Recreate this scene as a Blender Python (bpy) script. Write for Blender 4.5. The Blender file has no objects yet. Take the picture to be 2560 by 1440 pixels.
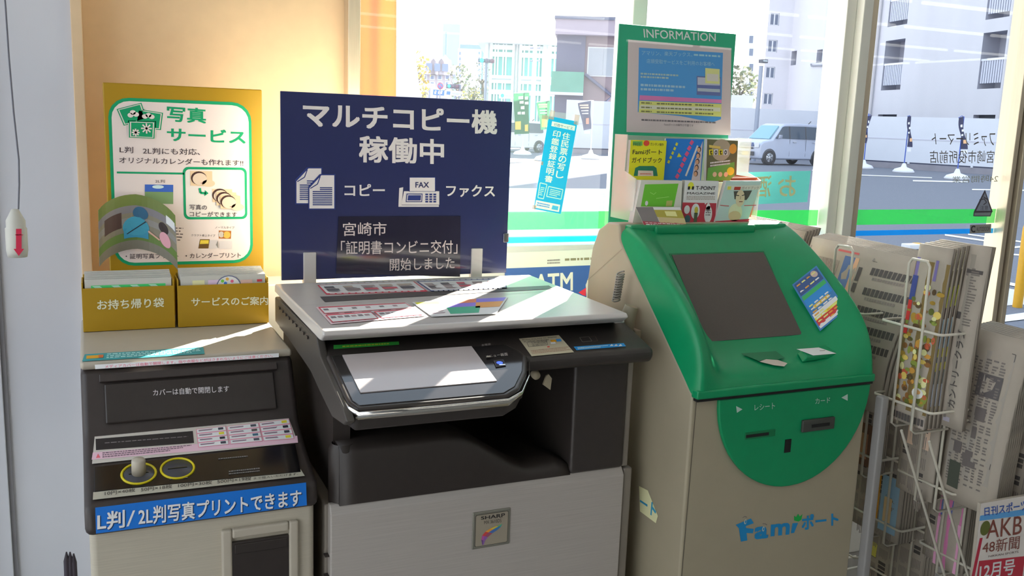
import bpy, bmesh, math, random
from mathutils import Vector, Matrix
random.seed(7)
SC = bpy.context.scene
COL = SC.collection
EYE = 1.42                                   # camera height; geometry below is written relative to eye level

# ---------------------------------------------------------------- camera
FPX = 2327.0
PITCH, ROLL, YAW = math.radians(10.1), math.atan(485/12980), math.radians(24.5)
FW = Vector((math.sin(YAW)*math.cos(PITCH), math.cos(YAW)*math.cos(PITCH), -math.sin(PITCH)))
_rt = Vector((math.cos(YAW), -math.sin(YAW), 0)); _up = _rt.cross(FW)
CR = math.cos(ROLL)*_rt + math.sin(ROLL)*_up
CU = -math.sin(ROLL)*_rt + math.cos(ROLL)*_up
cd = bpy.data.cameras.new('camera'); cam = bpy.data.objects.new('camera', cd); COL.objects.link(cam)
cd.sensor_width = 36; cd.lens = 36*FPX/2560; cd.clip_start = 0.05; cd.clip_end = 600
m = Matrix((CR, CU, -FW)).transposed().to_4x4(); m.translation = (0, 0, EYE)
cam.matrix_world = m
SC.camera = cam

# ---------------------------------------------------------------- world, sun, exposure
SC.view_settings.view_transform = 'Standard'; SC.view_settings.look = 'None'
SC.view_settings.gamma = 1; SC.view_settings.use_curve_mapping = False
SC.view_settings.exposure = 0.0
SC.cycles.max_bounces = 7; SC.cycles.diffuse_bounces = 4; SC.cycles.transparent_max_bounces = 12
SC.cycles.caustics_reflective = False; SC.cycles.caustics_refractive = False
W = bpy.data.worlds.new('sky'); SC.world = W; W.use_nodes = True
nt = W.node_tree; bg = nt.nodes['Background']
tc = nt.nodes.new('ShaderNodeTexCoord'); sx = nt.nodes.new('ShaderNodeSeparateXYZ'); cr = nt.nodes.new('ShaderNodeValToRGB')
nt.links.new(tc.outputs['Generated'], sx.inputs[0]); nt.links.new(sx.outputs['Z'], cr.inputs[0]); nt.links.new(cr.outputs[0], bg.inputs[0])
cr.color_ramp.elements[0].position = 0.0; cr.color_ramp.elements[0].color = (1.0, 0.985, 0.95, 1)
cr.color_ramp.elements[1].position = 0.8; cr.color_ramp.elements[1].color = (0.62, 0.78, 1.0, 1)
bg.inputs[1].default_value = 2.1
sl = bpy.data.lights.new('sun', 'SUN'); sun = bpy.data.objects.new('sun', sl); COL.objects.link(sun)
SUN_AZ, SUN_EL = math.radians(46), math.radians(31)
sdir = Vector((math.sin(SUN_AZ)*math.cos(SUN_EL), math.cos(SUN_AZ)*math.cos(SUN_EL), math.sin(SUN_EL)))
sun.rotation_euler = sdir.to_track_quat('Z', 'Y').to_euler(); sun.location = (20, 20, 30)
sl.energy = 40.0; sl.angle = math.radians(0.4); sl.color = (1.0, 0.94, 0.84)
TUBE_POWER = 5.0                            # emission of the ceiling tubes

# ---------------------------------------------------------------- pixel rays (frame 2560x1440) -> points, relative to the eye
def ray(x, y): return FW + CR*((x-1280)/FPX) - CU*((y-720)/FPX)
def onY(x, y, Y): r = ray(x, y); return r*(Y/r.y)
def onX(x, y, X): r = ray(x, y); return r*(X/r.x)
def onZ(x, y, Z): r = ray(x, y); return r*(Z/r.z)
def onP(x, y, o, n): r = ray(x, y); return r*(o.dot(n)/r.dot(n))

# ---------------------------------------------------------------- materials
def lin(c): return tuple(((v/255)/12.92 if v/255 <= .04045 else ((v/255+.055)/1.055)**2.4) for v in c)
MATS = {}
def M(key, rgb, rough=.5, metal=0., spec=.5, noise=0., nscale=40, gain=1.0, emit=0., transl=0., alpha=1., stretch=None, clear=0.):
    if key in MATS: return MATS[key]
    mt = bpy.data.materials.new(key); mt.use_nodes = True
    t = mt.node_tree; b = t.nodes['Principled BSDF']
    c = tuple(min(.92, v*gain) for v in lin(rgb))
    b.inputs['Base Color'].default_value = (*c, 1)
    b.inputs['Roughness'].default_value = rough; b.inputs['Metallic'].default_value = metal
    b.inputs['Specular IOR Level'].default_value = spec
    b.inputs['Coat Weight'].default_value = clear; b.inputs['Coat Roughness'].default_value = .05
    if emit: b.inputs['Emission Color'].default_value = (*c, 1); b.inputs['Emission Strength'].default_value = emit
    if alpha < 1: b.inputs['Alpha'].default_value = alpha
    if noise:
        tex = t.nodes.new('ShaderNodeTexNoise'); tex.inputs['Scale'].default_value = nscale; tex.inputs['Detail'].default_value = 4
        co = t.nodes.new('ShaderNodeTexCoord'); src = co.outputs['Object']
        if stretch:
            mp = t.nodes.new('ShaderNodeMapping'); mp.inputs['Scale'].default_value = stretch
            t.links.new(src, mp.inputs[0]); src = mp.outputs[0]
        t.links.new(src, tex.inputs['Vector'])
        rp = t.nodes.new('ShaderNodeValToRGB')
        rp.color_ramp.elements[0].position = .3; rp.color_ramp.elements[1].position = .7
        rp.color_ramp.elements[0].color = (*[v*(1-noise) for v in c], 1)
        rp.color_ramp.elements[1].color = (*[min(.95, v*(1+noise)) for v in c], 1)
        t.links.new(tex.outputs['Fac'], rp.inputs[0]); t.links.new(rp.outputs[0], b.inputs['Base Color'])
    if transl:
        tr = t.nodes.new('ShaderNodeBsdfTranslucent'); tr.inputs[0].default_value = (*c, 1)
        mx = t.nodes.new('ShaderNodeMixShader'); mx.inputs[0].default_value = transl
        out = t.nodes['Material Output']
        t.links.new(b.outputs[0], mx.inputs[1]); t.links.new(tr.outputs[0], mx.inputs[2]); t.links.new(mx.outputs[0], out.inputs[0])
    MATS[key] = mt; return mt
GAIN = 1.75
def ink(c, rough=.45):
    """flat printing ink; c is an (r,g,b) in sRGB as the photo shows it under the shop's light"""
    if not isinstance(c, tuple): return c
    return M('ink_%d_%d_%d' % c, c, rough=rough, spec=.35, gain=GAIN)
def glassmat(key, dust_veil, tint=(.96, .98, .97), refl=.08):  # translucent share: dusty glass, with the window's glare veil put into it
    mt = bpy.data.materials.new(key); mt.use_nodes = True; t = mt.node_tree
    for n in list(t.nodes): t.nodes.remove(n)
    out = t.nodes.new('ShaderNodeOutputMaterial'); tr = t.nodes.new('ShaderNodeBsdfTransparent'); tr.inputs[0].default_value = (*tint, 1)
    gl = t.nodes.new('ShaderNodeBsdfGlossy'); gl.inputs['Roughness'].default_value = 0.0
    fr = t.nodes.new('ShaderNodeFresnel'); fr.inputs[0].default_value = 1.45
    geo = t.nodes.new('ShaderNodeNewGeometry'); mul = t.nodes.new('ShaderNodeMath'); mul.operation = 'MULTIPLY'
    inv = t.nodes.new('ShaderNodeMath'); inv.operation = 'SUBTRACT'; inv.inputs[0].default_value = 1
    t.links.new(geo.outputs['Backfacing'], inv.inputs[1]); t.links.new(fr.outputs[0], mul.inputs[0]); t.links.new(inv.outputs[0], mul.inputs[1])
    m1 = t.nodes.new('ShaderNodeMixShader'); t.links.new(mul.outputs[0], m1.inputs[0]); t.links.new(tr.outputs[0], m1.inputs[1]); t.links.new(gl.outputs[0], m1.inputs[2])
    du = t.nodes.new('ShaderNodeBsdfTranslucent'); du.inputs[0].default_value = (.9, .95, 1, 1)
    tex = t.nodes.new('ShaderNodeTexNoise'); tex.inputs['Scale'].default_value = 3; tex.inputs['Detail'].default_value = 6
    rp = t.nodes.new('ShaderNodeMapRange'); rp.inputs['To Min'].default_value = dust_veil*.6; rp.inputs['To Max'].default_value = dust_veil*1.4
    co = t.nodes.new('ShaderNodeTexCoord'); t.links.new(co.outputs['Object'], tex.inputs['Vector'])
    t.links.new(tex.outputs['Fac'], rp.inputs['Value'])
    m2 = t.nodes.new('ShaderNodeMixShader'); t.links.new(rp.outputs[0], m2.inputs[0]); t.links.new(m1.outputs[0], m2.inputs[1]); t.links.new(du.outputs[0], m2.inputs[2])
    t.links.new(m2.outputs[0], out.inputs[0]); return mt

# ---------------------------------------------------------------- mesh builder
class MB:
    def __init__(s): s.v = []; s.f = []; s.mi = []; s.mats = []; s.sm = []
    def slot(s, mt):
        if mt not in s.mats: s.mats.append(mt)
        return s.mats.index(mt)
    def add(s, vs, fs, mt, smooth=False):
        b = len(s.v); k = s.slot(mt)
        s.v += [Vector(p) for p in vs]
        for f in fs: s.f.append([b+i for i in f]); s.mi.append(k); s.sm.append(smooth)
    def box(s, x0, x1, y0, y1, z0, z1, mt):
        p = [(x0,y0,z0),(x1,y0,z0),(x1,y1,z0),(x0,y1,z0),(x0,y0,z1),(x1,y0,z1),(x1,y1,z1),(x0,y1,z1)]
        s.add(p, [(3,2,1,0),(4,5,6,7),(0,1,5,4),(1,2,6,5),(2,3,7,6),(3,0,4,7)], mt)
    def prism(s, poly, x0, x1, mt, axis='X', poly1=None):
        """closed polygon extruded along an axis: poly in (y,z) for X, (x,z) for Y, (x,y) for Z"""
        def mk(p, t):
            return {'X': (t,p[0],p[1]), 'Y': (p[0],t,p[1]), 'Z': (p[0],p[1],t)}[axis]
        n = len(poly); q = poly1 or poly
        vs = [mk(p, x0) for p in poly] + [mk(p, x1) for p in q]
        fs = [tuple(range(n)), tuple(range(2*n-1, n-1, -1))] + [(i, i+n, (i+1) % n+n, (i+1) % n) for i in range(n)]
        s.add(vs, fs, mt)
    def tube(s, pts, r, mt, n=8, closed=False):
        pts = [Vector(p) for p in pts]; rings = []; N = len(pts)
        rr = r if isinstance(r, (list, tuple)) else [r]*N
        ref = None
        for i, p in enumerate(pts):
            a = pts[i-1] if (i > 0 or closed) else p; b = pts[(i+1) % N] if (i < N-1 or closed) else p
            d = (b-a).normalized()
            if ref is None: ref = d.orthogonal().normalized()
            ref = (ref - d*ref.dot(d)); ref = ref.normalized() if ref.length > 1e-6 else d.orthogonal().normalized()
            w = d.cross(ref); rings.append([p + (ref*math.cos(2*math.pi*k/n) + w*math.sin(2*math.pi*k/n))*rr[i] for k in range(n)])
        vs = [q for rg in rings for q in rg]; fs = []
        for i in range(N if closed else N-1):
            j = (i+1) % N
            for k in range(n): fs.append((i*n+k, i*n+(k+1) % n, j*n+(k+1) % n, j*n+k))
        s.add(vs, fs, mt, True)
        if not closed:
            s.add(rings[0], [tuple(range(n-1, -1, -1))], mt); s.add(rings[-1], [tuple(range(n))], mt)
    def grid(s, rows, mt, smooth=True, closed_u=False):
        nr, nc = len(rows), len(rows[0]); vs = [p for r in rows for p in r]; fs = []
        for i in range(nr-1):
            for j in range(nc if closed_u else nc-1):
                k = (j+1) % nc; fs.append((i*nc+j, i*nc+k, (i+1)*nc+k, (i+1)*nc+j))
        s.add(vs, fs, mt, smooth)
    def lathe(s, prof, c, mt, n=20, axis=Vector((0,0,1))):
        """profile [(r,h)] around an axis through c"""
        axis = Vector(axis).normalized(); u = axis.orthogonal().normalized(); w = axis.cross(u); c = Vector(c)
        rows = [[c + axis*h + (u*math.cos(2*math.pi*k/n)+w*math.sin(2*math.pi*k/n))*max(r, 1e-5) for k in range(n)] for r, h in prof]
        s.grid(rows, mt, True, True)
    def build(s, name, parent=None, bevel=0., seg=2, weld=False, solid=0.):
        org = Vector((0,0,0))
        if parent is not None: org = parent.matrix_basis.translation.copy(); p = parent.parent
        if parent is not None and parent.parent is not None: org += parent.parent.matrix_basis.translation
        me = bpy.data.meshes.new(name)
        if parent is None and s.v:
            xs = [p.x for p in s.v]; ys = [p.y for p in s.v]; zs = [p.z for p in s.v]
            org = Vector(((min(xs)+max(xs))/2, (min(ys)+max(ys))/2, min(zs)+EYE))
        me.from_pydata([tuple(p + Vector((0,0,EYE)) - org) for p in s.v], [], s.f)
        for mt in s.mats: me.materials.append(mt)
        for k, pl in enumerate(me.polygons): pl.material_index = s.mi[k]; pl.use_smooth = s.sm[k]
        if weld:
            bm = bmesh.new(); bm.from_mesh(me); bmesh.ops.remove_doubles(bm, verts=bm.verts, dist=1e-5)
            bmesh.ops.recalc_face_normals(bm, faces=bm.faces); bm.to_mesh(me); bm.free()
        o = bpy.data.objects.new(name, me); COL.objects.link(o)
        if parent is not None: o.parent = parent
        else: o.location = org
        if solid:
            md = o.modifiers.new('thickness', 'SOLIDIFY'); md.thickness = solid; md.offset = 0
        if bevel:
            md = o.modifiers.new('bevel', 'BEVEL'); md.width = bevel; md.segments = seg; md.limit_method = 'ANGLE'; md.angle_limit = math.radians(35)
            for pl in me.polygons: pl.use_smooth = True
            try: o.data.shade_auto_smooth = True
            except Exception: pass
            md2 = o.modifiers.new('wn', 'WEIGHTED_NORMAL'); md2.keep_sharp = True
        return o

def thing(name, label, cat, loc, group=None):
    o = bpy.data.objects.new(name, None); COL.objects.link(o); o.empty_display_size = .1
    o.location = (loc[0], loc[1], loc[2]+EYE); o['label'] = label; o['category'] = cat
    if group: o['group'] = group
    return o
def tag(o, label, cat, group=None, kind=None):
    if label: o['label'] = label
    if cat: o['category'] = cat
    if group: o['group'] = group
    if kind: o['kind'] = kind
    return o
def struct(o): o['kind'] = 'structure'; return o
def part(o, label): o['label'] = label; return o

# ---------------------------------------------------------------- prints (flat graphics and lettering on a surface)
TXT = {}
def text_mesh(s, bold):
    key = (s, bold)
    if key not in TXT:
        cu = bpy.data.curves.new('t', 'FONT'); cu.body = s; cu.dimensions = '2D'; cu.fill_mode = 'FRONT'
        cu.resolution_u = 3 if len(s) < 12 else 2; cu.space_line = 1
        ob = bpy.data.objects.new('t', cu); me = ob.to_mesh()
        vs = [(v.co.x, v.co.y) for v in me.vertices]; fs = [tuple(p.vertices) for p in me.polygons]
        ob.to_mesh_clear(); bpy.data.objects.remove(ob); bpy.data.curves.remove(cu)
        if bold:                                        # heavier strokes: overlapped copies shifted by the stroke gain
            v0, f0, n0 = list(vs), list(fs), len(vs)
            for k in range(1, 5):
                dx, dy = bold*.8*math.cos(k*math.pi/2+.78), bold*.8*math.sin(k*math.pi/2+.78)
                vs += [(x+dx, y+dy) for x, y in v0]; fs += [tuple(i+n0*k for i in f) for f in f0]
        xs = [v[0] for v in vs]; ys = [v[1] for v in vs]
        x0, x1, y0, y1 = min(xs), max(xs), min(ys), max(ys)
        n0 = len(vs)//5 if bold else len(vs)
        TXT[key] = ([((x-x0)/(x1-x0), (y-y0)/max(1e-6, y1-y0), .13*(i//n0)) for i, (x, y) in enumerate(vs)], fs)
    return TXT[key]
LIFT = .00035
class Print:
    """graphics laid on a surface. fmap(a,b,l) -> point; px(x,y) -> (a,b) for a pixel of the frame"""
    def __init__(s, o=None, u=None, v=None, fmap=None, pxmap=None, lift=LIFT):
        s.mb = MB(); s.lift = lift
        if o is not None:
            o, u, v = Vector(o), Vector(u).normalized(), Vector(v).normalized(); n = u.cross(v)
            s.fm = lambda a, b, l: o + u*a + v*b + n*(l*lift)
            def pm(x, y):
                d = onP(x, y, o, n) - o; return (d.dot(u), d.dot(v))
            s.px = pm
        else: s.fm, s.px = fmap, pxmap
    def poly(s, pts, col, l=1):
        s.mb.add([s.fm(a, b, l) for a, b in pts], [tuple(range(len(pts)))], ink(col))
    def quad(s, q, col, l=1, nx=1, ny=1):
        """q = TL,TR,BR,BL in local coordinates"""
        rows = []
        for j in range(ny+1):
            t = j/ny; r = []
            for i in range(nx+1):
                w = i/nx; r.append(s.fm(*s.bil(q, w, 1-t), l))
            rows.append(r)
        s.mb.grid(rows[::-1], ink(col), False)
    @staticmethod
    def bil(q, u, v):
        (x0, y0), (x1, y1), (x2, y2), (x3, y3) = q
        return ((1-u)*v*x0 + u*v*x1 + u*(1-v)*x2 + (1-u)*(1-v)*x3, (1-u)*v*y0 + u*v*y1 + u*(1-v)*y2 + (1-u)*(1-v)*y3)
    def rect(s, a0, b0, a1, b1, col, l=1, nx=1, ny=1): s.quad([(a0,b1),(a1,b1),(a1,b0),(a0,b0)], col, l, nx, ny)
    def rr(s, a0, b0, a1, b1, r, col, l=1, n=5):
        p = []
        for cx, cy, st in ((a1-r,b1-r,0),(a0+r,b1-r,90),(a0+r,b0+r,180),(a1-r,b0+r,270)):
            for k in range(n+1):
                t = math.radians(st+90*k/n); p.append((cx+r*math.cos(t), cy+r*math.sin(t)))
        s.poly(p, col, l)
    def ell(s, ca, cb, ra, rb, col, l=1, n=20, t0=0, t1=360):
        full = t1-t0 >= 360
        s.poly([(ca+ra*math.cos(math.radians(t0+(t1-t0)*k/n)), cb+rb*math.sin(math.radians(t0+(t1-t0)*k/n))) for k in range(n if full else n+1)], col, l)
    def ring(s, ca, cb, ra, rb, w, col, l=1, n=28):
        A = [(ca+ra*math.cos(2*math.pi*k/n), cb+rb*math.sin(2*math.pi*k/n)) for k in range(n)]
        B = [(ca+(ra-w)*math.cos(2*math.pi*k/n), cb+(rb-w)*math.sin(2*math.pi*k/n)) for k in range(n)]
        for k in range(n): j = (k+1) % n; s.poly([B[k], A[k], A[j], B[j]], col, l)
    def line(s, pts, w, col, l=1):
        for (x0,y0),(x1,y1) in zip(pts, pts[1:]):
            d = math.hypot(x1-x0, y1-y0) or 1; nx, ny = -(y1-y0)/d*w/2, (x1-x0)/d*w/2
            s.poly([(x0-nx,y0-ny),(x1-nx,y1-ny),(x1+nx,y1+ny),(x0+nx,y0+ny)], col, l)
    def textq(s, txt, q, col, l=2, bold=.0, mirror=False):
        vs, fs = text_mesh(txt, bold)
        s.mb.add([s.fm(*s.bil(q, 1-a if mirror else a, b), l+d) for a, b, d in vs], fs if not mirror else [f[::-1] for f in fs], ink(col))
    def text(s, txt, a0, b0, a1, b1, col, l=2, bold=.0, mirror=False): s.textq(txt, [(a0,b1),(a1,b1),(a1,b0),(a0,b0)], col, l, bold, mirror)
    def greek(s, a0, b0, a1, b1, rows, col, l=2, fill=.55, seed=1, unit=None):
        """rows of unreadable small print: broken bars"""
        rd = random.Random(seed); h = (b1-b0)/rows
        for k in range(rows):
            y1 = b1-k*h-h*(1-fill)/2; y0 = y1-h*fill; x = a0; end = a1 - (a1-a0)*rd.choice((0, 0, .1, .25))
            while x < end:
                w = (unit or h*1.2)*rd.uniform(.5, 1.6); s.rect(x, y0, min(x+w, end), y1, col, l); x += w + (unit or h)*.28
    # the same by frame pixels
    def pq(s, q): return [s.px(x, y) for x, y in q]
    def Q(s, q, col, l=1, nx=1, ny=1): s.quad(s.pq(q), col, l, nx, ny)
    def T(s, txt, q, col, l=2, bold=.0): s.textq(txt, s.pq(q), col, l, bold)
    def G(s, q, rows, col, l=2, fill=.55, seed=1, unit=.5):
        """greeked rows inside a pixel quad"""
        qq = s.pq(q); rd = random.Random(seed)
        for k in range(rows):
            v1 = 1-(k+(1-fill)/2)/rows; v0 = v1-fill/rows; x = 0.; end = 1-rd.choice((0, 0, .1, .25))
            while x < end:
                w = unit/10*rd.uniform(.5, 1.6); xe = min(end, x+w)
                s.quad([s.bil(qq, x, v1), s.bil(qq, xe, v1), s.bil(qq, xe, v0), s.bil(qq, x, v0)], col, l); x += w+unit/10*.28
    def P(s, pts, col, l=1): s.poly([s.px(x, y) for x, y in pts], col, l)
    def L(s, pts, w, col, l=2): s.line([s.px(x, y) for x, y in pts], w, col, l)
    def build(s, name, parent=None): return s.mb.build(name, parent)
def box_q(x0, y0, x1, y1, dy=0., dx=0.):
    """pixel quad TL,TR,BR,BL whose right edge is shifted down by dy"""
    return [(x0, y0), (x1, y0+dy), (x1+dx, y1+dy), (x0+dx, y1)]
XV, YV, ZV = Vector((1,0,0)), Vector((0,1,0)), Vector((0,0,1))
def face_front(Y, **k): return Print((0, Y, 0), XV, ZV, **k)             # faces the camera (-Y)
def face_left(X, **k): return Print((X, 0, 0), -YV, ZV, **k)             # faces -X
def face_top(Z, **k): return Print((0, 0, Z), XV, YV, **k)               # faces up

WHITE, INK, RED = (196, 190, 190), (48, 44, 52), (176, 58, 78)
# ================================================================ the shop's shell
FLOOR = -EYE; CEIL = 1.35; GY = 2.40
m_floor = M('floor_tile', (150,148,146), .25, noise=.05, nscale=6)
m_ceil = M('ceiling_paint', (225,224,220), .8, noise=.02, nscale=8)
m_white = M('white_wall_paint', (226,228,236), .7, noise=.015, nscale=5, gain=1.0)
m_cream = M('cream_wall_paper', (238,208,168), .75, noise=.02, nscale=30, gain=1.0)
m_alu = M('cream_aluminium', (214,200,176), .35, metal=.35, noise=.04, nscale=8, stretch=(30,30,1))
m_alu2 = M('bronze_aluminium', (150,128,104), .3, metal=.6, noise=.05, nscale=8, stretch=(30,30,1))
m_post = M('white_post_paint', (236,234,226), .45, noise=.02, nscale=8)
def slab(name, x0, x1, y0, y1, z0, z1, mt, bevel=0.):
    b = MB(); b.box(x0, x1, y0, y1, z0, z1, mt); return struct(b.build(name, None, bevel))
slab('floor', -1.36, 14.2, -11, 2.46, FLOOR-.06, FLOOR, m_floor)
slab('ceiling', -1.36, 14.2, -11, 2.46, CEIL, CEIL+.08, m_ceil)
slab('wall_back', -.04, .60, 2.40, 2.48, FLOOR, CEIL, m_cream)
slab('wall_left', -.60, -.026, 2.28, 2.48, FLOOR, CEIL, m_white)
slab('wall_side', -1.36, -1.30, -11, -1.2, FLOOR, CEIL, m_white)
slab('trim_13', -1.36, -1.30, -1.2, 2.28, FLOOR, -1.05, m_white); slab('trim_14', -1.36, -1.30, -1.2, 2.28, 1.25, CEIL, m_white)
slab('trim_15', -1.36, -1.30, .50, .56, -1.05, 1.25, m_white)
slab('wall_rear', -1.36, 14.2, -11.06, -11, FLOOR, CEIL, m_white)
slab('wall_right', 14.14, 14.2, -11, 2.46, FLOOR, CEIL, m_white)
slab('wall_front', 3.35, 14.2, 2.38, 2.46, .25, CEIL, m_white)
slab('wall_corner', -1.36, -.62, 2.28, 2.36, FLOOR, CEIL, m_white)
# trim between the white column and the cream wall, and the joints on the column's left
b = MB(); b.box(-.026, -.004, 2.27, 2.40, FLOOR, CEIL, m_cream); struct(b.build('trim_1', None, .002))
b = MB()
for x0, x1, y in ((-.236,-.196,2.262),(-.196,-.186,2.272),(-.30,-.236,2.25)):
    b.box(x0, x1, y, 2.281, FLOOR, CEIL, m_white if x0 != -.196 else M('grey_joint', (150,150,156), .5, noise=.02))
struct(b.build('trim_2', None, .0015))
# window frames
def post(name, boxes):
    b = MB()
    for x0, x1, y0, y1, mt in boxes: b.box(x0, x1, y0, y1, FLOOR, CEIL, mt)
    return struct(b.build(name, None, .003))
post('trim_3', [(.60,.632,2.36,2.46,m_alu)])
post('trim_4', [(1.415,1.462,2.35,2.45,m_post),(1.462,1.470,2.37,2.44,m_alu)])
post('trim_5', [(2.205,2.245,2.36,2.45,m_post),(2.245,2.285,2.33,2.45,m_post),(2.285,2.322,2.345,2.45,m_alu),(2.322,2.33,2.36,2.44,m_alu2)])
post('trim_6', [(3.05,3.072,2.36,2.44,m_alu),(3.072,3.085,2.37,2.43,m_alu2),(3.085,3.108,2.35,2.44,m_alu),(3.108,3.132,2.37,2.43,M('dark_rubber',(52,48,48),.6,noise=.03))])
post('trim_10', [(4.6,4.66,2.36,2.44,m_alu)])
for n, x0, x1 in ((7,.632,1.415),(8,1.470,2.205),(9,2.33,3.05)):
    b = MB(); b.box(x0, x1, 2.36, 2.45, FLOOR, FLOOR+.08, m_alu); b.box(x0, x1, 2.36, 2.45, CEIL-.06, CEIL, m_alu); struct(b.build('trim_%d' % n, None, .003))
for n, x0, x1, d in ((1,.632,1.415,.026),(2,1.470,2.205,.010),(3,2.33,3.05,.004),(4,3.132,4.6,.008)):
    b = MB(); b.add([(x0,GY,FLOOR+.08),(x1,GY,FLOOR+.08),(x1,GY,CEIL-.06),(x0,GY,CEIL-.06)], [(0,1,2,3)], glassmat('window_glass_%d' % n, d)); struct(b.build('window_%d' % n))

b = MB(); b.add([(-1.33,-1.2,-1.05),(-1.33,2.28,-1.05),(-1.33,2.28,1.25),(-1.33,-1.2,1.25)], [(0,1,2,3)], glassmat('window_glass_5', .01)); struct(b.build('window_5'))
# ---------------------------------------------------------------- ceiling tubes (seen as streaks in the glass)
m_tube = M('lit_tube', (255,250,240), .5, emit=TUBE_POWER)
m_house = M('white_lamp_housing', (235,235,232), .5, noise=.02)
def make_tube(loc, rot):
    t = thing('ceiling_light', 'slim ceiling tube in the long rows whose reflections streak the window glass', 'light', loc, 'rows of ceiling tubes')
    b = MB(); b.box(-.68+loc[0], .68+loc[0], loc[1]-.035, loc[1]+.035, CEIL-.035, CEIL-.001, m_house); b.build('housing', t, .004)
    b = MB(); b.tube([(loc[0]-.66,loc[1],CEIL-.055),(loc[0]+.66,loc[1],CEIL-.055)], .016, m_tube, 10); b.build('tube', t)
    return t
def dup(root, loc, rz=0., label=None, group=None):
    r = root.copy(); COL.objects.link(r); r.location = loc; r.rotation_euler = (root.rotation_euler[0], root.rotation_euler[1], rz)
    if label: r['label'] = label
    if group: r['group'] = group
    for ch in list(root.children):
        c = ch.copy(); COL.objects.link(c); c.parent = r
        for g in list(ch.children):
            d = g.copy(); COL.objects.link(d); d.parent = c
    return r
tube0 = None
for Y in (-.6, -2.2, -3.8, -5.62, -7.28, -8.95):
    for k in range(9):
        X = .79+1.47*k
        if tube0 is None: tube0 = make_tube((X, Y, CEIL), 0)
        else: dup(tube0, (X, Y, CEIL+EYE))
for k in range(6): dup(tube0, (13.4, -1.2-1.47*k, CEIL+EYE), math.pi/2)

# ================================================================ stickers and posters on the glass
GS = 2.392
def glass_print(Y=GS): return face_front(Y, lift=.0003)
def film(key, rgb, clear, tint):
    mt = M(key, rgb, .4, transl=.55, gain=1.1, noise=.03, nscale=20); t = mt.node_tree; out = t.nodes['Material Output']; src = out.inputs[0].links[0].from_socket
    tr = t.nodes.new('ShaderNodeBsdfTransparent'); tr.inputs[0].default_value = (*tint, 1); mx = t.nodes.new('ShaderNodeMixShader'); mx.inputs[0].default_value = clear
    t.links.new(src, mx.inputs[1]); t.links.new(tr.outputs[0], mx.inputs[2]); t.links.new(mx.outputs[0], out.inputs[0]); return mt
m_green = film('green_film', (40,226,96), .45, (.85,1,.85))
m_blue = film('blue_film', (0,150,240), .5, (.3,.9,1))
for n, x0, x1, lab in ((1,.634,1.413,'beside the copier sign'),(2,1.472,2.203,'behind the leaflet holder'),(3,2.332,3.048,'on the pane by the door post')):
    b = MB(); b.box(x0, x1, 2.4025, 2.4035, -.302, -.250, m_green); tag(b.build('green_stripe'), 'bright green film stripe on the glass ' + lab, 'sticker')
    b = MB(); b.box(x0, x1, 2.4025, 2.4035, -.340, -.322, m_blue); tag(b.build('blue_stripe'), 'thin blue film stripe on the glass ' + lab, 'sticker')
# shop name seen from the inside (reads mirrored), on the outside of the glass
gp = Print((0, 2.404, 0), XV, ZV)
KH = (92, 84, 78)
gp.textq('ファミリーマート', gp.pq([(2327,334),(2488,330),(2486,366),(2330,362)]), KH, bold=.0, mirror=True)
gp.textq('宮崎市役所前店', gp.pq([(2324,376),(2486,376),(2484,408),(2324,408)]), KH, bold=.0, mirror=True)
tag(gp.build('shop_name_lettering'), 'dark mirrored shop name lettering stuck on the glass left of the door post', 'lettering')
gp = Print((0, 2.404, 0), XV, ZV)
gp.textq('24時間営業', gp.pq([(2380,441),(2496,437),(2494,455),(2380,457)]), (150,150,138), mirror=True)
tag(gp.build('opening_hours_lettering'), 'faint mirrored opening hours lettering below the shop name on the glass', 'lettering')
gp = glass_print()
gp.P([(2462,474),(2482,530),(2434,530)], (70,66,74), 1); gp.P([(2462,482),(2477,527),(2440,527)], (128,134,150), 2)
gp.Q([(2434,530),(2480,529),(2476,541),(2433,541)], (70,66,74), 1); gp.Q([(2436,532),(2477,531),(2474,539),(2435,539)], (120,126,130), 2)
gp.L([(2448,500),(2460,497),(2466,506),(2458,512)], .004, (70,66,74), 3); gp.L([(2458,492),(2470,500)], .004, (70,66,74), 3)
gp.T('注意', [(2450,514),(2470,514),(2470,525),(2450,525)], (70,66,74), 3)
tag(gp.build('warning_sticker'), 'grey triangular caution sticker on the glass over the green stripe by the door post', 'sticker')
gp = glass_print()
gp.Q([(2425,562),(2478,560),(2477,582),(2424,584)], (134,132,128), 1)
gp.T('C', [(2427,564),(2438,564),(2438,581),(2427,581)], (40,40,44), 2, bold=.05); gp.T('AUTODOOR', [(2441,568),(2475,566),(2474,577),(2441,579)], (60,60,64), 2)
tag(gp.build('door_sticker'), 'small grey automatic door sticker covering part of the blue stripe', 'sticker')
# green poster with mirrored lettering
gp = Print((0, 2.404, 0), XV, ZV)
gp.Q([(1838,431),(2027,427),(2018,505),(1838,513)], M('teal_film', (96,190,180), .5, transl=.4, noise=.03), 1)
gp.textq('お', gp.pq([(1945,442),(1990,438),(1988,490),(1944,492)]), (206,196,150), 2, .02, True)
gp.textq('酒', gp.pq([(1893,440),(1930,438),(1926,492),(1890,494)]), (206,196,150), 2, .02, True)
tag(gp.build('green_window_poster'), 'pale teal poster with mirrored characters on the glass right of the leaflet holder', 'poster')
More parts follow.
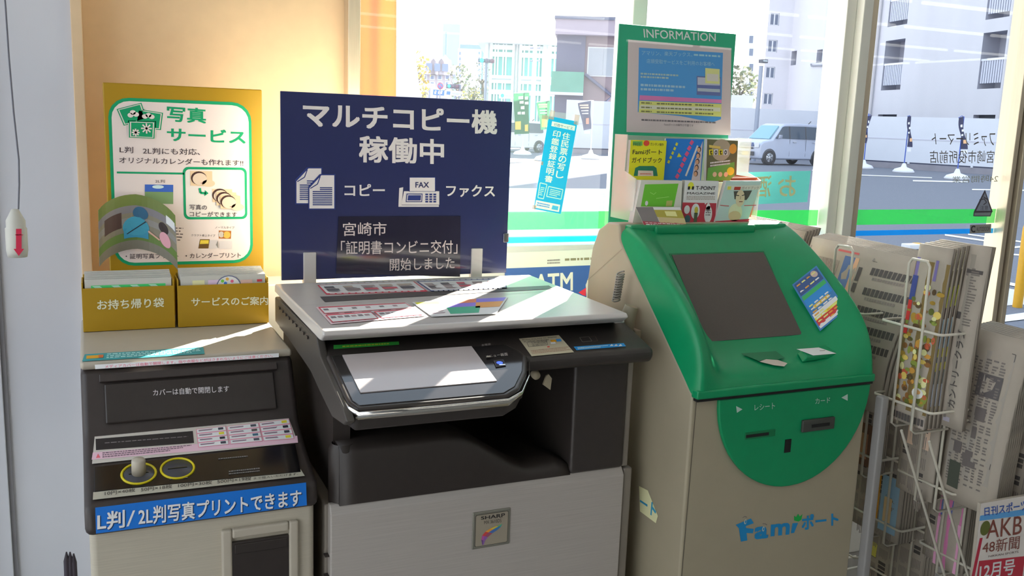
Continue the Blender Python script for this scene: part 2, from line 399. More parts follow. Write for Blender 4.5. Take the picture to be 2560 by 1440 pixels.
# blue service poster hung on the glass, tilted
gp = glass_print(2.390)
SKY, SKW = (20,140,226), (232,240,246)
gp.Q([(1376,278),(1450,287),(1403,536),(1330,522)], M('clear_sleeve', (225,235,238), .2, alpha=.28), 1)
gp.Q([(1372,290),(1444,304),(1402,535),(1334,522)], SKY, 2)
q = gp.pq([(1380,303),(1438,315),(1436,327),(1378,315)]); gp.quad(q, SKW, 3)
gp.T('行政サービス', [(1385,307),(1432,317),(1430,325),(1384,315)], (30,60,120), 4)
def column_text(txt, p0, p1, w, bold):
    n = len(txt); (x0, y0), (x1, y1) = p0, p1
    for i, ch in enumerate(txt):
        ax, ay = x0+(x1-x0)*i/n, y0+(y1-y0)*i/n; bx, by = x0+(x1-x0)*(i+.88)/n, y0+(y1-y0)*(i+.88)/n
        if ch == '一': continue
        gp.T(ch, [(ax, ay), (ax+w, ay+w*.19), (bx+w, by+w*.19), (bx, by)], SKW, 4, bold)
column_text('住民票の写し', (1407,330), (1388,446), 19, .02)
column_text('印鑑登録証明書', (1383,325), (1360,456), 19, .02)
for q in ([(1350,457),(1367,461),(1358,497),(1344,494)], [(1371,466),(1407,474),(1402,498),(1366,491)]): 
    qq = q+[q[0]]; gp.L(qq, .0028, (150,214,246), 4)
gp.G([(1352,466),(1362,468),(1355,490),(1346,488)], 5, (150,214,246), 4); gp.G([(1376,471),(1402,477),(1398,494),(1372,488)], 4, (150,214,246), 4)
gp.Q([(1340,500),(1400,512),(1397,530),(1336,519)], SKW, 3); gp.G([(1343,504),(1375,511),(1373,521),(1341,515)], 2, (40,120,190), 4); gp.Q([(1381,513),(1396,516),(1394,526),(1378,523)], (60,150,220), 4)
pst = gp.build('service_poster'); tag(pst, 'narrow sky blue civic service poster hanging tilted on the glass beside the copier sign', 'poster')
for k, q in enumerate(([(1376,275),(1387,277),(1384,300),(1371,297)], [(1437,286),(1449,288),(1445,313),(1434,310)], [(1355,287),(1372,290),(1371,300),(1354,297)], [(1331,400),(1358,404),(1357,413),(1330,409)], [(1331,512),(1340,514),(1338,524),(1330,522)])):
    tp = glass_print(2.388); tp.Q(q, M('tape', (206,166,140), .4, alpha=.6), 3); tp.build('adhesive_tape', pst)
# bank machine notice low on the glass
gp = glass_print(2.375)
AB = (52,84,150)
gp.Q([(1262,632),(1508,622),(1508,662),(1262,671)], (236,232,238), 1)
gp.Q([(1262,671),(1508,662),(1508,800),(1262,800)], AB, 1)
gp.P([(1486,664),(1508,663),(1508,800),(1470,800),(1464,712),(1478,676)], (236,232,238), 2); gp.P([(1446,731),(1465,719),(1464,740),(1455,737)], (214,50,70), 3)
gp.T('ATM', [(1336,686),(1432,680),(1432,726),(1336,734)], (236,236,240), 2, bold=.03)
gp.G([(1368,648),(1400,646),(1400,660),(1368,661)], 2, (120,114,120), 2); gp.G([(1412,644),(1478,641),(1478,652),(1412,654)], 1, (120,114,96), 2, unit=1.5)
m_sp = gp.build('bank_machine_sign'); tag(m_sp, 'blue and white cash machine sign low on the glass behind the copier', 'sign')
b = MB(); b.box(.634, 1.413, 2.377, 2.389, -.95, -.30, M('sign_backing', (220,220,226), .5, noise=.02)); 
b.v = [Vector((v.x, v.y, v.z if v.z < -.5 else -.345)) for v in b.v]; part(b.build('backing_panel', m_sp), 'white backing panel')
# window ledge behind the machines
slab('trim_11', -.02, .80, 2.24, 2.36, FLOOR, -.405, m_post, .004); slab('trim_16', .80, 3.04, 2.24, 2.36, FLOOR, -.76, m_post, .004)

# pull cord with weighted handle, near the column
t = thing('pull_cord', 'white weighted pull cord with a red down arrow hanging in front of the white column', 'cord', (-.16, 2.0, -.4))
CY = 1.95
cpts = [onY(x, y, CY) for x, y in ((8,-60),(14,20),(22,140),(34,280),(47,400),(48,460),(46,523))]
b = MB(); b.tube(cpts, .0016, M('cord_grey', (120,120,130), .7, noise=.05), 6); b.build('cord', t)
c0 = onY(46, 523, CY); c1 = onY(44, 642, CY); hh = (c0-c1).length
b = MB(); b.lathe([(0,hh),(.006,hh),(.012,hh*.86),(.0165,hh*.76),(.0165,hh*.62),(.0185,hh*.60),(.0185,.012),(.0165,.0),(0,0)], c1, M('ivory_plastic', (214,212,200), .4, noise=.02), 24); b.build('handle', t)
p = face_front(CY-.0192); p.P([(40,572),(54,572),(54,622),(60,622),(47,640),(34,622),(40,622)], (178,40,66), 1); p.G([(38,585),(58,585),(58,589),(38,589)], 1, (178,40,66), 1)
p.build('arrow_mark', t)
# dark tips at the lower left
m_stick = M('dark_stick', (52,44,56), .5, noise=.1)
for k, (x0, x1, y0) in enumerate(((166,169,1380),(175,181,1380),(184,190,1384))):
    a = onY(x0, y0, 1.75); c = onY(x1, 1560, 1.75)
    b = MB(); b.tube([a, a.lerp(c,.12), Vector((c.x, c.y, FLOOR+.001))], [.0012,.005,.006], m_stick, 8)
    tag(b.build('dark_stick'), ('leftmost', 'middle', 'rightmost')[k] + ' of three thin dark sticks by the photo printer cabinet', 'stick', 'thin dark sticks')
# ================================================================ photo printer (left machine)
m_dark = M('charcoal_plastic', (62,54,51), .42, noise=.06, nscale=60)
m_dark2 = M('dark_cover_plastic', (53,46,43), .3, noise=.05, nscale=60)
m_beige = M('warm_white_plastic', (190,181,164), .45, noise=.02, nscale=30)
m_linen = M('brushed_white_panel', (194,186,168), .5, noise=.06, nscale=6, stretch=(2,2,90))
m_black = M('black_gloss', (16,15,17), .12, spec=.5, noise=.05)
m_yellow = M('yellow_board', (182,142,12), .5, noise=.02, nscale=20)
PX0, PX1 = -.031, .353
pr = thing('photo_printer', 'white and charcoal photo print kiosk with yellow coin rings, left of the copier', 'photo printer', (.16,1.85,FLOOR))
b = MB(); b.box(PX0+.006, PX1-.006, 1.586, 2.215, FLOOR+.001, -.688, m_linen); part(b.build('cabinet', pr, .012, 3), 'brushed off-white cabinet')
# charcoal housing, side profile
prof = [(1.578,-.694),(1.586,-.648),(1.68,-.617),(1.748,-.584),(1.76,-.566),(1.812,-.482),(1.822,-.474),(2.20,-.474),(2.20,-.69),(1.60,-.70)]
b = MB(); b.prism(prof, PX0, PX1, m_dark); b.build('housing', pr, .012, 3)
b = MB(); b.box(PX0, PX1, 1.816, 2.21, -.476, -.460, m_beige); part(b.build('top_cover', pr, .007, 3), 'off-white top cover')
def sl(Y0, z0, Y1, z1, off=.0):      # a print plane on a sloping face between two profile points
    v = Vector((0, Y1-Y0, z1-z0)).normalized(); n = XV.cross(v)
    return Vector((0, Y0, z0)) + n*off, v
# media cover: inset darker flap
o, v = sl(1.76,-.566,1.812,-.482,.002)
cp = Print(o, XV, v)
b = MB(); n = XV.cross(v)
L0 = math.hypot(.052,.084)
def on_face(o, v, a, bb, l): return o + XV*a + v*bb + XV.cross(v)*l
vs = [on_face(o,v,a,bb,l) for l in (-.001,.005) for a,bb in ((.008,.002),(.312,.002),(.312,L0-.022),(.008,L0-.022))]
b.add(vs, [(3,2,1,0),(4,5,6,7),(0,1,5,4),(1,2,6,5),(2,3,7,6),(3,0,4,7)], m_dark2)
mc = b.build('media_cover', pr, .003)
cp2 = Print(o + n*.0055, XV, v)
cp2.T('カバーは自動で開閉します', [(382,974),(572,964),(573,980),(383,990)], (180,176,176), 1, bold=.01); part(cp2.build('cover_lettering', mc), 'white cover lettering')
b = MB()
vs = [on_face(o,v,a,bb,l) for l in (-.001,.008) for a,bb in ((.0,L0-.019),(.32,L0-.019),(.32,L0-.004),(.0,L0-.004))]
b.add(vs, [(3,2,1,0),(4,5,6,7),(0,1,5,4),(1,2,6,5),(2,3,7,6),(3,0,4,7)], m_dark)
b.build('cover_lip', pr, .002)
ws = Print(o + n*.0088, XV, v)
PINK = (214,166,180)
wq = [(237,912),(697,883),(697,893),(238,923)]
ws.Q(wq, (212,196,200), 1)
ws.T('メディアカバーは自動で開閉します。指や衣服などがはさまれないようにご注意ください。', [(262,913),(682,886),(682,893),(263,921)], (196,84,112), 2)
part(ws.build('warning_strip', pr), 'pale pink warning strip')
# teal strip on the top cover
ts = face_top(-.4595); tq = [(212,886),(508,868),(512,885),(205,904)]
ts.Q(tq, (40,130,136), 1); ts.G([(268,884),(500,872),(502,882),(266,897)], 3, (150,196,190), 2, unit=.4)
ts.Q([(216,890),(258,888),(258,895),(216,898)], (196,140,30), 2); ts.Q([(246,888),(259,888),(258,895),(247,896)], (176,90,50), 3)
part(ts.build('teal_sticker', pr), 'teal instruction strip')
ss = face_top(-.4596)
ss.L([(303,828),(300,826),(600,806)], .0012, (110,104,98), 1); ss.build('cover_seam', pr)
# media panel with white/pink sheet
o, v = sl(1.68,-.617,1.748,-.584,.0015); mp = Print(o, XV, v)
mp.Q([(237,1088),(722,1046),(745,1107),(230,1160)], (170,164,156), 1)
mp.Q([(229,1150),(231,1134),(600,1106),(745,1092),(745,1107),(230,1160)][0:1]+[(232,1132),(743,1090),(745,1107)], (206,160,172), 2)
mp.Q([(239,1098),(482,1078),(485,1108),(240,1126)], (40,36,36), 2)
mp.G([(262,1106),(470,1090),(470,1094),(262,1111)], 1, (110,104,104), 3, fill=.4, unit=.5); 
mp.G([(256,1131),(478,1112),(480,1124),(256,1146)], 3, (110,92,100), 3, unit=.25); mp.P([(240,1146),(245,1135),(251,1145)], (200,90,100), 3)
cols = [((490,1074),(564,1066),(573,1112),(496,1120)), ((567,1067),(646,1058),(657,1104),(576,1112)), ((647,1058),(722,1048),(736,1098),(659,1104))]
for ci, q in enumerate(cols):
    qq = mp.pq(q); mp.quad(qq, (198,120,140), 3)
    for r in range(4):
        a1, a0 = 1-r/4-.03, 1-(r+1)/4+.02
        c = [mp.bil(qq,.02,a1), mp.bil(qq,.98,a1), mp.bil(qq,.98,a0), mp.bil(qq,.02,a0)]; mp.quad(c, (212,204,216), 4)
        g = [mp.bil(c,.06,.75), mp.bil(c,.06+.5-.05*((r+ci) % 3),.75), mp.bil(c,.5,.45), mp.bil(c,.06,.45)]; mp.quad(g, (120,96,112), 5)
        k = [(60,60,70),(70,70,80),(196,180,50),(80,70,70),(40,40,50),(60,90,110)][(r*2+ci) % 6]
        mp.quad([mp.bil(c,.74,.85), mp.bil(c,.92,.85), mp.bil(c,.92,.25), mp.bil(c,.74,.25)], k, 5)
part(mp.build('media_sheet', pr), 'white and pink memory card chart')
# coin panel: glossy black plate, rings, knob, price strip
o, v = sl(1.586,-.648,1.68,-.617,.0012); n = XV.cross(v)
cpn = Print(o, XV, v)
q = cpn.pq([(236,1170),(738,1112),(752,1182),(236,1232)])
b = MB(); vs = []
for l in (0, .0025):
    for a, bb in q[::-1]: vs.append(o + XV*a + v*bb + n*l)
b.add(vs, [(3,2,1,0),(4,5,6,7),(0,1,5,4),(1,2,6,5),(2,3,7,6),(3,0,4,7)], m_black); plate = b.build('coin_panel', pr, .001)
DIM = (96,94,92)
for q_, r_, un in (([(330,1206),(362,1203),(362,1207),(330,1210)],1,.5),([(424,1196),(470,1192),(470,1196),(424,1200)],1,.5),([(546,1145),(620,1138),(620,1143),(546,1150)],1,.5),([(572,1176),(650,1168),(650,1180),(572,1188)],2,.5)):
    lp = Print(o + n*.0029, XV, v); lp.G(q_, r_, DIM, 1, unit=un); lp.build('panel_lettering', pr)
lp = Print(o + n*.0029, XV, v)
m_ring = M('yellow_ring', (226,208,20), .35, noise=.03)
for cx, cy in ((347,1184),(444,1171)):
    a0, b0 = lp.px(cx, cy); c = o + XV*a0 + v*b0 + n*.003
    b = MB(); N = 36; rr = .0275
    b.tube([c + (XV*math.cos(2*math.pi*k/N) + v*math.sin(2*math.pi*k/N))*rr for k in range(N)], .0022, m_ring, 8, True)
    rg = b.build('coin_ring', pr)
    b = MB(); b.lathe([(.0255,-.001),(.024,.0006),(0,.0006)], c, M('ring_plate', (72,72,78), .25, noise=.04), 28, n); 
    b.box(c.x-.016, c.x+.016, c.y-.001, c.y+.001, c.z-.0005, c.z+.0012, m_black); b.build('coin_plate', rg)
a0, b0 = lp.px(347, 1183); c = o + XV*a0 + v*b0 + n*.0
b = MB(); b.lathe([(0,.031),(.0095,.030),(.0115,.027),(.0118,.0),(0,0)], c, m_beige, 24, Vector((0,-.15,1))); part(b.build('knob', pr), 'white knob inside the left ring')
ps = Print(o + n*.0015, XV, v)
ps.Q([(233,1231),(752,1174),(762,1190),(232,1250)], (150,146,132), 1)
ps.T('10円×40枚', [(262,1229),(338,1221),(338,1230),(262,1240)], (70,66,60), 2, .01); ps.T('50円×18枚', [(352,1220),(430,1212),(430,1221),(352,1230)], (70,66,60), 2, .01)
ps.T('100円×30枚', [(445,1210),(530,1202),(530,1211),(445,1220)], (70,66,60), 2, .01); ps.T('500円×19枚', [(543,1200),(628,1192),(628,1201),(543,1210)], (70,66,60), 2, .01)
ps.T('まで投入いただけます。', [(634,1194),(745,1182),(745,1188),(634,1200)], (70,66,60), 2)
part(ps.build('price_strip', pr), 'grey coin limit strip')
# fascia label
fl = face_front(1.5765)
fl.Q([(238,1269),(765,1206),(767,1263),(240,1334)], (20,96,176), 1)
WT = (206,206,206)
fl.T('L判', [(243,1281),(312,1273),(312,1318),(243,1327)], WT, 3, .035); fl.T('/', [(316,1278),(338,1275),(338,1312),(316,1316)], WT, 3); fl.T('2L判写真プリントできます', [(346,1268),(753,1222),(753,1264),(346,1314)], WT, 3, .03)
for q in ([(243,1281),(312,1273),(312,1318),(243,1327)],): fl.T('L判', [(x+2,y+2) for x,y in q], (16,40,80), 2, .035)
fl.T('2L判写真プリントできます', [(348,1270),(755,1224),(755,1266),(348,1316)], (16,40,80), 2, .03)
part(fl.build('fascia_label', pr), 'blue fascia label with white lettering')
# output bay
def px_box(b, q, Y0, Y1, mt):
    p = [onY(x, y, Y0) for x, y in q]; xs = [a.x for a in p]; zs = [a.z for a in p]
    b.box(min(xs), max(xs), min(Y0,Y1), max(Y0,Y1), min(zs), max(zs), mt); return min(xs), max(xs), min(zs), max(zs)
a = onY(553,1323,1.58); c = onY(746,1300,1.58); d0 = onY(580,1344,1.58); d1 = onY(722,1326,1.58)
b = MB()
fx0, fx1, fz = a.x, c.x, c.z
b.box(fx0, d0.x, 1.576, 1.592, -1.10, fz, m_beige); b.box(d1.x, fx1, 1.576, 1.592, -1.10, fz, m_beige); b.box(d0.x, d1.x, 1.576, 1.592, d1.z, fz, m_beige); b.box(d0.x, d1.x, 1.576, 1.592, -1.10, -1.04, m_beige)
part(b.build('output_frame', pr, .004, 3), 'off-white output frame')
b = MB(); b.box(d0.x, d1.x, 1.579, 1.590, -1.04, d1.z-.008, m_dark2); b.box(d0.x+.004, d1.x-.004, 1.577, 1.58, d1.z-.03, d1.z-.012, m_dark2); od = b.build('output_door', pr, .002)
# boxes of leaflets on top
def leaflet_box(X0, X1, Y0, z1, title, q, lab, tilt=0):
    t = thing('leaflet_box', lab, 'box', ((X0+X1)/2, Y0+.03, -.460))
    b = MB(); Y1 = Y0+.075; th = .003
    b.box(X0, X1, Y0, Y0+th, -.459, z1, m_yellow); b.box(X0, X0+th, Y0+th, Y1, -.459, z1+.012, m_yellow); b.box(X1-th, X1, Y0+th, Y1, -.459, z1+.012, m_yellow)
    b.box(X0+th, X1-th, Y1-th, Y1, -.459, z1+.018, m_yellow); b.box(X0+th, X1-th, Y0+th, Y1-th, -.459, -.456, m_yellow)
    b.build('tray', t, .001)
    p = face_front(Y0-.0003); p.T(title, q, (206,196,170), 1, .025); part(p.build('box_lettering', t), 'pale box lettering'); return t
BY = 2.065
leaflet_box(-.026, .153, BY, onY(320,718,BY).z, 'お持ち帰り袋', [(243,750),(410,744),(410,768),(243,775)], 'yellow box for take-home bags, left of the pair on the photo printer')
leaflet_box(.159, .349, BY-.003, onY(560,710,BY).z, 'サービスのご案内', [(478,744),(670,741),(670,762),(478,766)], 'yellow box for service guides, right of the pair on the photo printer')
m_paper = M('white_paper', (214,212,206), .7, noise=.02)
for k in range(7):
    X0, X1 = -.020, .148; Y = BY+.005+.009*k; z1 = -.351+.0005*(k % 3)+.0015*k
    b = MB(); b.box(X0, X1, Y, Y+.0035, -.455, z1, m_paper); o_ = b.build('paper_bag', None, .0008)
    tag(o_, 'flat white and green paper bag in the left yellow box' if k else 'foremost white and green paper bag in the left yellow box', 'bag', 'paper bags in the left yellow box')
    p = face_front(Y-.0003); 
    p.rect(X0+.012, -.40, X1-.012, z1-.012 if k == 0 else z1-.004, (60,170,96), 1)
    for j in range(4): x = X0+.02+.036*j; p.poly([(x+.022,-.385),(x+.034,-.385),(x+.008,z1-.013),(x-.006,z1-.013)], (150,200,172), 2)
    p.build('bag_print', o_)
for k in range(8):
    X0, X1 = .166, .343; Y = BY+.003+.0082*k; z1 = -.349+.0012*k
    b = MB(); b.box(X0, X1, Y, Y+.003, -.455, z1, m_paper); o_ = b.build('service_leaflet', None, .0006)
    tag(o_, 'white service guide leaflet in the right yellow box' if k else 'foremost white service guide leaflet in the right yellow box', 'leaflet', 'service guides in the right yellow box')
    if k == 0:
        p = face_front(Y-.0003); p.rect(.19,-.40,.215,z1-.01,(206,190,150),1); p.rect(.222,-.40,.25,z1-.01,(190,170,196),1); p.rect(.29,-.40,.315,z1-.012,(206,160,150),1)
        p.ell(.265,-.374,.026,.024,(90,96,124),2); p.ell(.265,-.374,.024,.022,(212,208,212),3)
        for q_, c_ in (((.252,-.362),(96,170,60)),((.262,-.358),(196,150,70)),((.272,-.363),(190,90,120)),((.258,-.367),(60,110,180))): p.ell(q_[0], q_[1], .0035, .0035, c_, 4, 10)
        p.rect(.325,-.366,.336,z1-.012,(180,60,70),2); p.build('leaflet_print', o_)

# ---------------------------------------------------------------- yellow photo service board
YB = 2.20
bd = thing('photo_service_board', 'yellow photo service sign board with green framed white panel behind the leaflet boxes', 'sign board', (.2, YB, -.46))
f = face_front(YB-.0003)
a = onY(256,204,YB); c = onY(655,226,YB); zt = (a.z+c.z)/2
b = MB(); b.box(a.x, c.x, YB, YB+.006, -.46, zt, m_yellow); b.build('board', bd, .004, 3)
GRN = (16,130,86)
def rr_px(p, q, r, col, l):   # rounded rectangle from pixel bounds
    pts = p.pq(q); a0 = (pts[0][0]+pts[3][0])/2; a1 = (pts[1][0]+pts[2][0])/2; b1 = (pts[0][1]+pts[1][1])/2; b0 = (pts[2][1]+pts[3][1])/2
    p.rr(a0, b0, a1, b1, r, col, l); return a0, b0, a1, b1
PW = (192,180,176)
A0 = rr_px(f, [(274,240),(633,260),(628,660),(280,662)], .042, GRN, 1); rr_px(f, [(282,248),(626,268),(621,652),(288,655)], .036, PW, 2)
f.T('写真', [(417,264),(515,271),(515,309),(417,304)], GRN, 3, .04); f.T('サービス', [(417,319),(614,326),(614,360),(417,352)], GRN, 3, .04)
DK = (62,52,54)
f.T('L判', [(299,366),(333,367),(333,383),(299,382)], DK, 3, .01); f.T('2L判にも対応、', [(357,369),(500,372),(500,388),(357,385)], DK, 3, .01)
f.T('オリジナルカレンダーも作れます!!', [(298,392),(608,400),(608,415),(298,408)], DK, 3, .01)
f.L([(292,431),(460,434)], .0042, GRN, 3)
for q, l in (([(289,272),(355,255),(370,300),(308,316)],3),([(340,270),(410,281),(404,327),(332,318)],3),([(320,301),(390,303),(388,348),(320,345)],6)):
    f.Q(q, PW, l); m_ = [(sum(x for x,_ in q)/4, sum(y for _,y in q)/4)]*4
    for sc_, cc, dl in ((.94,GRN,1),(.86,PW,2),(.78,GRN,3)):
        f.Q([(m_[0][0]+(x-m_[0][0])*sc_, m_[0][1]+(y-m_[0][1])*sc_) for x,y in q], cc, l+dl)
for px_, py_, r_ in ((366,321,.011),(339,331,.008)):
    a0, b0 = f.px(px_, py_)
    for k in range(8): t_ = math.pi*k/4; f.line([(a0,b0),(a0+r_*math.cos(t_), b0+r_*math.sin(t_))], .003, PW, 11)
for px_, py_ in ((332,281),(326,288),(340,286)): a0, b0 = f.px(px_, py_); f.ell(a0, b0, .006, .005, PW, 8, 12)
for px_, py_ in ((371,288),(379,292),(362,291)): a0, b0 = f.px(px_, py_); f.ell(a0, b0, .006, .005, PW, 8, 12)
rr_px(f, [(457,415),(619,421),(616,550),(459,546)], .012, GRN, 3); rr_px(f, [(463,421),(613,427),(610,544),(465,540)], .009, (196,186,180), 4)
def baby(f, q, l):
    f.Q(q, (206,166,134), l); cx = sum(x for x,_ in q)/4; cy = sum(y for _,y in q)/4; a0, b0 = f.px(cx-6, cy); f.ell(a0, b0+.001, .017, .015, (60,40,36), l+1); f.ell(a0+.002, b0-.001, .0155, .0135, (214,172,152), l+2); a1, b1 = f.px(cx+18, cy+12); f.ell(a1, b1, .014, .008, (212,168,140), l+2); f.L([(cx-2,cy+11),(cx+3,cy+11)], .001, (150,80,80), l+3)
baby(f, [(475,427),(530,428),(531,466),(476,464)], 5)
for k in range(3): baby(f, [(530+10*k,472+8*k),(580+10*k,473+8*k),(581+10*k,506+8*k),(531+10*k,505+8*k)], 5+5*k)
f.L([(499,470),(501,482),(514,483)], .005, GRN, 6); f.P([(512,475),(521,483),(511,490)], GRN, 6)
f.T('写真の', [(474,511),(517,512),(517,525),(474,524)], DK, 6, .008); f.T('コピーができます', [(474,528),(592,530),(592,542),(474,541)], DK, 6, .008)
f.T('2L判', [(388,449),(412,449),(412,457),(388,457)], DK, 3); f.Q([(362,461),(433,462),(433,510),(362,508)], (106,132,90), 3); f.Q([(362,461),(433,462),(433,480),(362,479)], (52,86,160), 4)
a0, b0 = f.px(395,467); f.ell(a0, b0, .012, .004, (170,190,220), 5)
f.G([(432,566),(458,567),(457,604),(430,603)], 5, DK, 3, .3, 3, 4); f.Q([(317,594),(380,594),(380,607),(317,607)], (120,120,168), 3); 
for k in range(3): a0, b0 = f.px(330+20*k,601); f.ell(a0, b0, .005, .002, (50,44,80), 4, 10)
f.T('ノーマルタイプ', [(538,565),(586,566),(586,572),(538,571)], DK, 3); f.T('クラフト卓上タイプ', [(478,585),(538,586),(538,592),(478,591)], DK, 3)
f.Q([(547,576),(578,577),(577,597),(547,596)], (150,90,40), 3); a0, b0 = f.px(567,587); f.ell(a0, b0, .008, .008, (206,150,70), 4); a0, b0 = f.px(553,586); f.ell(a0, b0, .006, .007, (170,160,150), 4)
f.Q([(500,598),(524,598),(521,621),(496,621)], (90,66,30), 3); f.Q([(501,600),(522,600),(521,609),(499,610)], (206,170,60), 4); f.P([(524,600),(543,600),(545,621),(524,622)], (176,170,170), 3); f.Q([(548,602),(580,602),(580,622),(548,622)], (178,172,172), 3); f.P([(540,612),(545,600),(546,621)], (120,116,112), 4)
f.T('・証明写真プリント', [(314,634),(446,633),(446,646),(314,647)], DK, 3, .008); f.T('・カレンダープリント', [(464,633),(602,631),(602,644),(464,646)], DK, 3, .008)
f.build('board_print', bd)
# curved snapshot standing off the board
cpx = onY(342, 560, YB-.012)
HW, HH = .088, .060
def snap(a, bb, l):
    s_ = a/HW
    return Vector((cpx.x + math.sin(s_*1.0)*HW*1.05 - bb*.02*s_, YB-.010 - .046*s_*s_ - l*.0003, cpx.z + bb + .005 - .030*s_*s_ - .012*max(0,s_)))
sp = Print(fmap=snap); 
GR1, GR2 = (96,108,56), (112,108,112)
sp.rect(-HW,-HH,HW,HH,(118,112,96),0,16,6); sp.rect(-HW,.036,HW,HH,GR1,1,16,2); sp.rect(-HW,.020,HW,.036,GR2,1,16,2); sp.rect(-HW,-.004,HW,.010,(124,120,116),1,16,1)
sp.rect(-HW,-.040,HW,-.022,(90,112,56),1,16,1); sp.rect(-HW,-HH,HW,-.040,(112,108,96),1,16,1); sp.rect(-.07,-.01,-.03,.024,(70,52,48),2,4,3)
sp.ell(0.008,.020,.015,.014,(48,88,116),4); sp.ell(-.002,-.010,.026,.022,(60,136,160),4); sp.rect(-.026,-.034,.022,-.012,(54,128,158),5,4,2); sp.line([(-.02,-.025),(.018,.004)], .002, (40,50,60), 6)
sp.ell(.055,.006,.011,.012,(48,38,36),4); sp.ell(.058,-.018,.013,.016,(206,140,150),5); sp.line([(.022,-.016),(.045,-.026)], .004, (190,150,130), 6); sp.rect(.062,.022,.085,.040,(200,200,206),3,3,2)
o_ = sp.build('curved_snapshot', bd)
o_.data.materials.append(ink((190,186,184)))
md = o_.modifiers.new('solid','SOLIDIFY'); md.thickness = .0006; md.offset = 1; md.material_offset = 0
# ================================================================ multi-function copier
m_cw = M('cool_white_plastic', (208,203,199), .3, noise=.015, nscale=30)
m_taupe = M('taupe_grey_plastic', (140,132,122), .5, noise=.03, nscale=40)
m_band = M('graphite_plastic', (60,54,51), .38, noise=.05, nscale=60)
m_cav = M('dark_tray_plastic', (52,45,41), .45, noise=.05, nscale=60)
m_chrome = M('chrome_trim', (235,232,225), .08, metal=1., noise=.02)
m_door = M('brushed_white_door', (184,177,170), .45, noise=.07, nscale=5, stretch=(1.5,1.5,110))
cpr = thing('copier', 'large white and charcoal copier with tilted touchscreen between photo printer and green kiosk', 'copier', (.68,1.85,FLOOR))
CX0, CX1 = .362, 1.002
b = MB(); b.box(CX0+.006, CX1-.012, 1.60, 2.16, FLOOR+.02, -.703, m_taupe); b.box(CX0+.03, CX1-.03, 1.63, 2.13, FLOOR+.001, FLOOR+.02, m_dark); b.build('base_cabinet', cpr, .004)
# front door with a chamfered top edge
dp = [(1.578,FLOOR+.03),(1.578,-.716),(1.590,-.7),(1.602,-.7),(1.602,FLOOR+.03)]
b = MB(); b.prism(dp, .374, .993, m_door); part(b.build('front_door', cpr, .003, 3), 'brushed off-white front door')
b = MB(); b.box(.995, 1.016, 1.584, 2.10, FLOOR+.03, -.705, m_taupe); b.build('side_panel', cpr, .004)
b = MB(); 
for zz in (-.80,-.84): b.box(.366, .374, 1.586, 1.600, zz, zz+.002, m_dark)
b.build('vent_line', cpr)
# badge
bq = [onY(x, y, 1.5755) for x, y in ((1183,1281),(1277,1271),(1277,1361),(1184,1372))]
bx0, bx1, bz1, bz0 = bq[0].x, bq[1].x, (bq[0].z+bq[1].z)/2, (bq[2].z+bq[3].z)/2
b = MB(); b.box(bx0, bx1, 1.5755, 1.579, bz0, bz1, M('badge_metal', (150,148,136), .3, metal=.5, noise=.03)); bdg = b.build('badge', cpr, .003, 3)
f = face_front(1.5752); 
f.rr(bx0+.005, bz0+.005, bx1-.005, bz1-.005, .003, (70,68,60), 1); f.rr(bx0+.006, bz0+.006, bx1-.006, bz1-.006, .003, (128,120,106), 2)
f.T('SHARP', [(1202,1291),(1262,1282),(1262,1292),(1202,1299)], (38,36,36), 3, .03); f.T('MX 3610DS', [(1210,1302),(1253,1296),(1253,1305),(1210,1310)], (56,52,48), 3)
W_ = bx1-bx0
def bl(u, w): return (bx0+W_*u, bz0+(bz1-bz0)*w)
out_ = [(.26,.10),(.23,.25),(.25,.36),(.33,.45),(.46,.52),(.62,.56),(.78,.60)]; in_ = [(.30,.10),(.33,.20),(.40,.29),(.52,.38),(.64,.44),(.74,.52),(.78,.60)]
RB = [(90,60,110),(150,70,130),(170,60,60),(196,130,50),(180,160,60),(110,150,80)]
for k in range(6):
    mid0 = tuple((out_[k][j]*.55+in_[k][j]*.45) for j in (0,1)); mid1 = tuple((out_[k+1][j]*.55+in_[k+1][j]*.45) for j in (0,1))
    f.poly([bl(*mid0), bl(*out_[k]), bl(*out_[k+1]), bl(*mid1)][::-1], RB[k], 3); f.poly([bl(*in_[k]), bl(*mid0), bl(*mid1), bl(*in_[k+1])][::-1], [(110,80,130),(120,80,140),(130,70,90),(60,90,140),(50,100,140),(60,130,120)][k], 3)
f.build('badge_print', bdg)
# output tray: floor, front wall with the dipping lip, right tower, back wall
b = MB(); b.box(.40, .995, 1.62, 2.08, -.703, -.694, m_cav); b.box(.40, .99, 2.06, 2.10, -.694, -.45, m_cav); b.box(.388, .42, 1.62, 2.10, -.70, -.47, m_cav)
b.build('tray_recess', cpr)
lip = []
for k in range(15):
    x = .392 + (.868-.392)*k/14; u = max(0, min(1, (x-.60)/(.80-.60))); s_ = u*u*(3-2*u); lip.append((x, -.592 - .092*s_ + (.012*math.sin(math.pi*max(0,min(1,(x-.78)/.09))) if x > .78 else 0)))
prow = []
for x, z in lip:
    prow.append([Vector((x,1.585,-.703)), Vector((x,1.586,z-.012)), Vector((x,1.594,z)), Vector((x,1.63,z+.004)), Vector((x,1.80,z-.02)), Vector((x,2.06,z-.03)), Vector((x,2.06,-.70))])
b = MB(); b.grid(prow, m_cav); b.add(prow[0], [tuple(range(6,-1,-1))], m_cav); b.add(prow[-1], [tuple(range(7))], m_cav)
b.build('output_tray', cpr, 0, weld=True)
b = MB(); b.lathe([(.026,0),(.026,.10),(.02,.112)], (.404,1.612,-.703), m_cav, 24); b.build('tray_corner', cpr)
b = MB(); b.box(.866, .992, 1.582, 2.10, -.702, -.452, m_band); tw = b.build('finisher_tower', cpr, .008, 3)
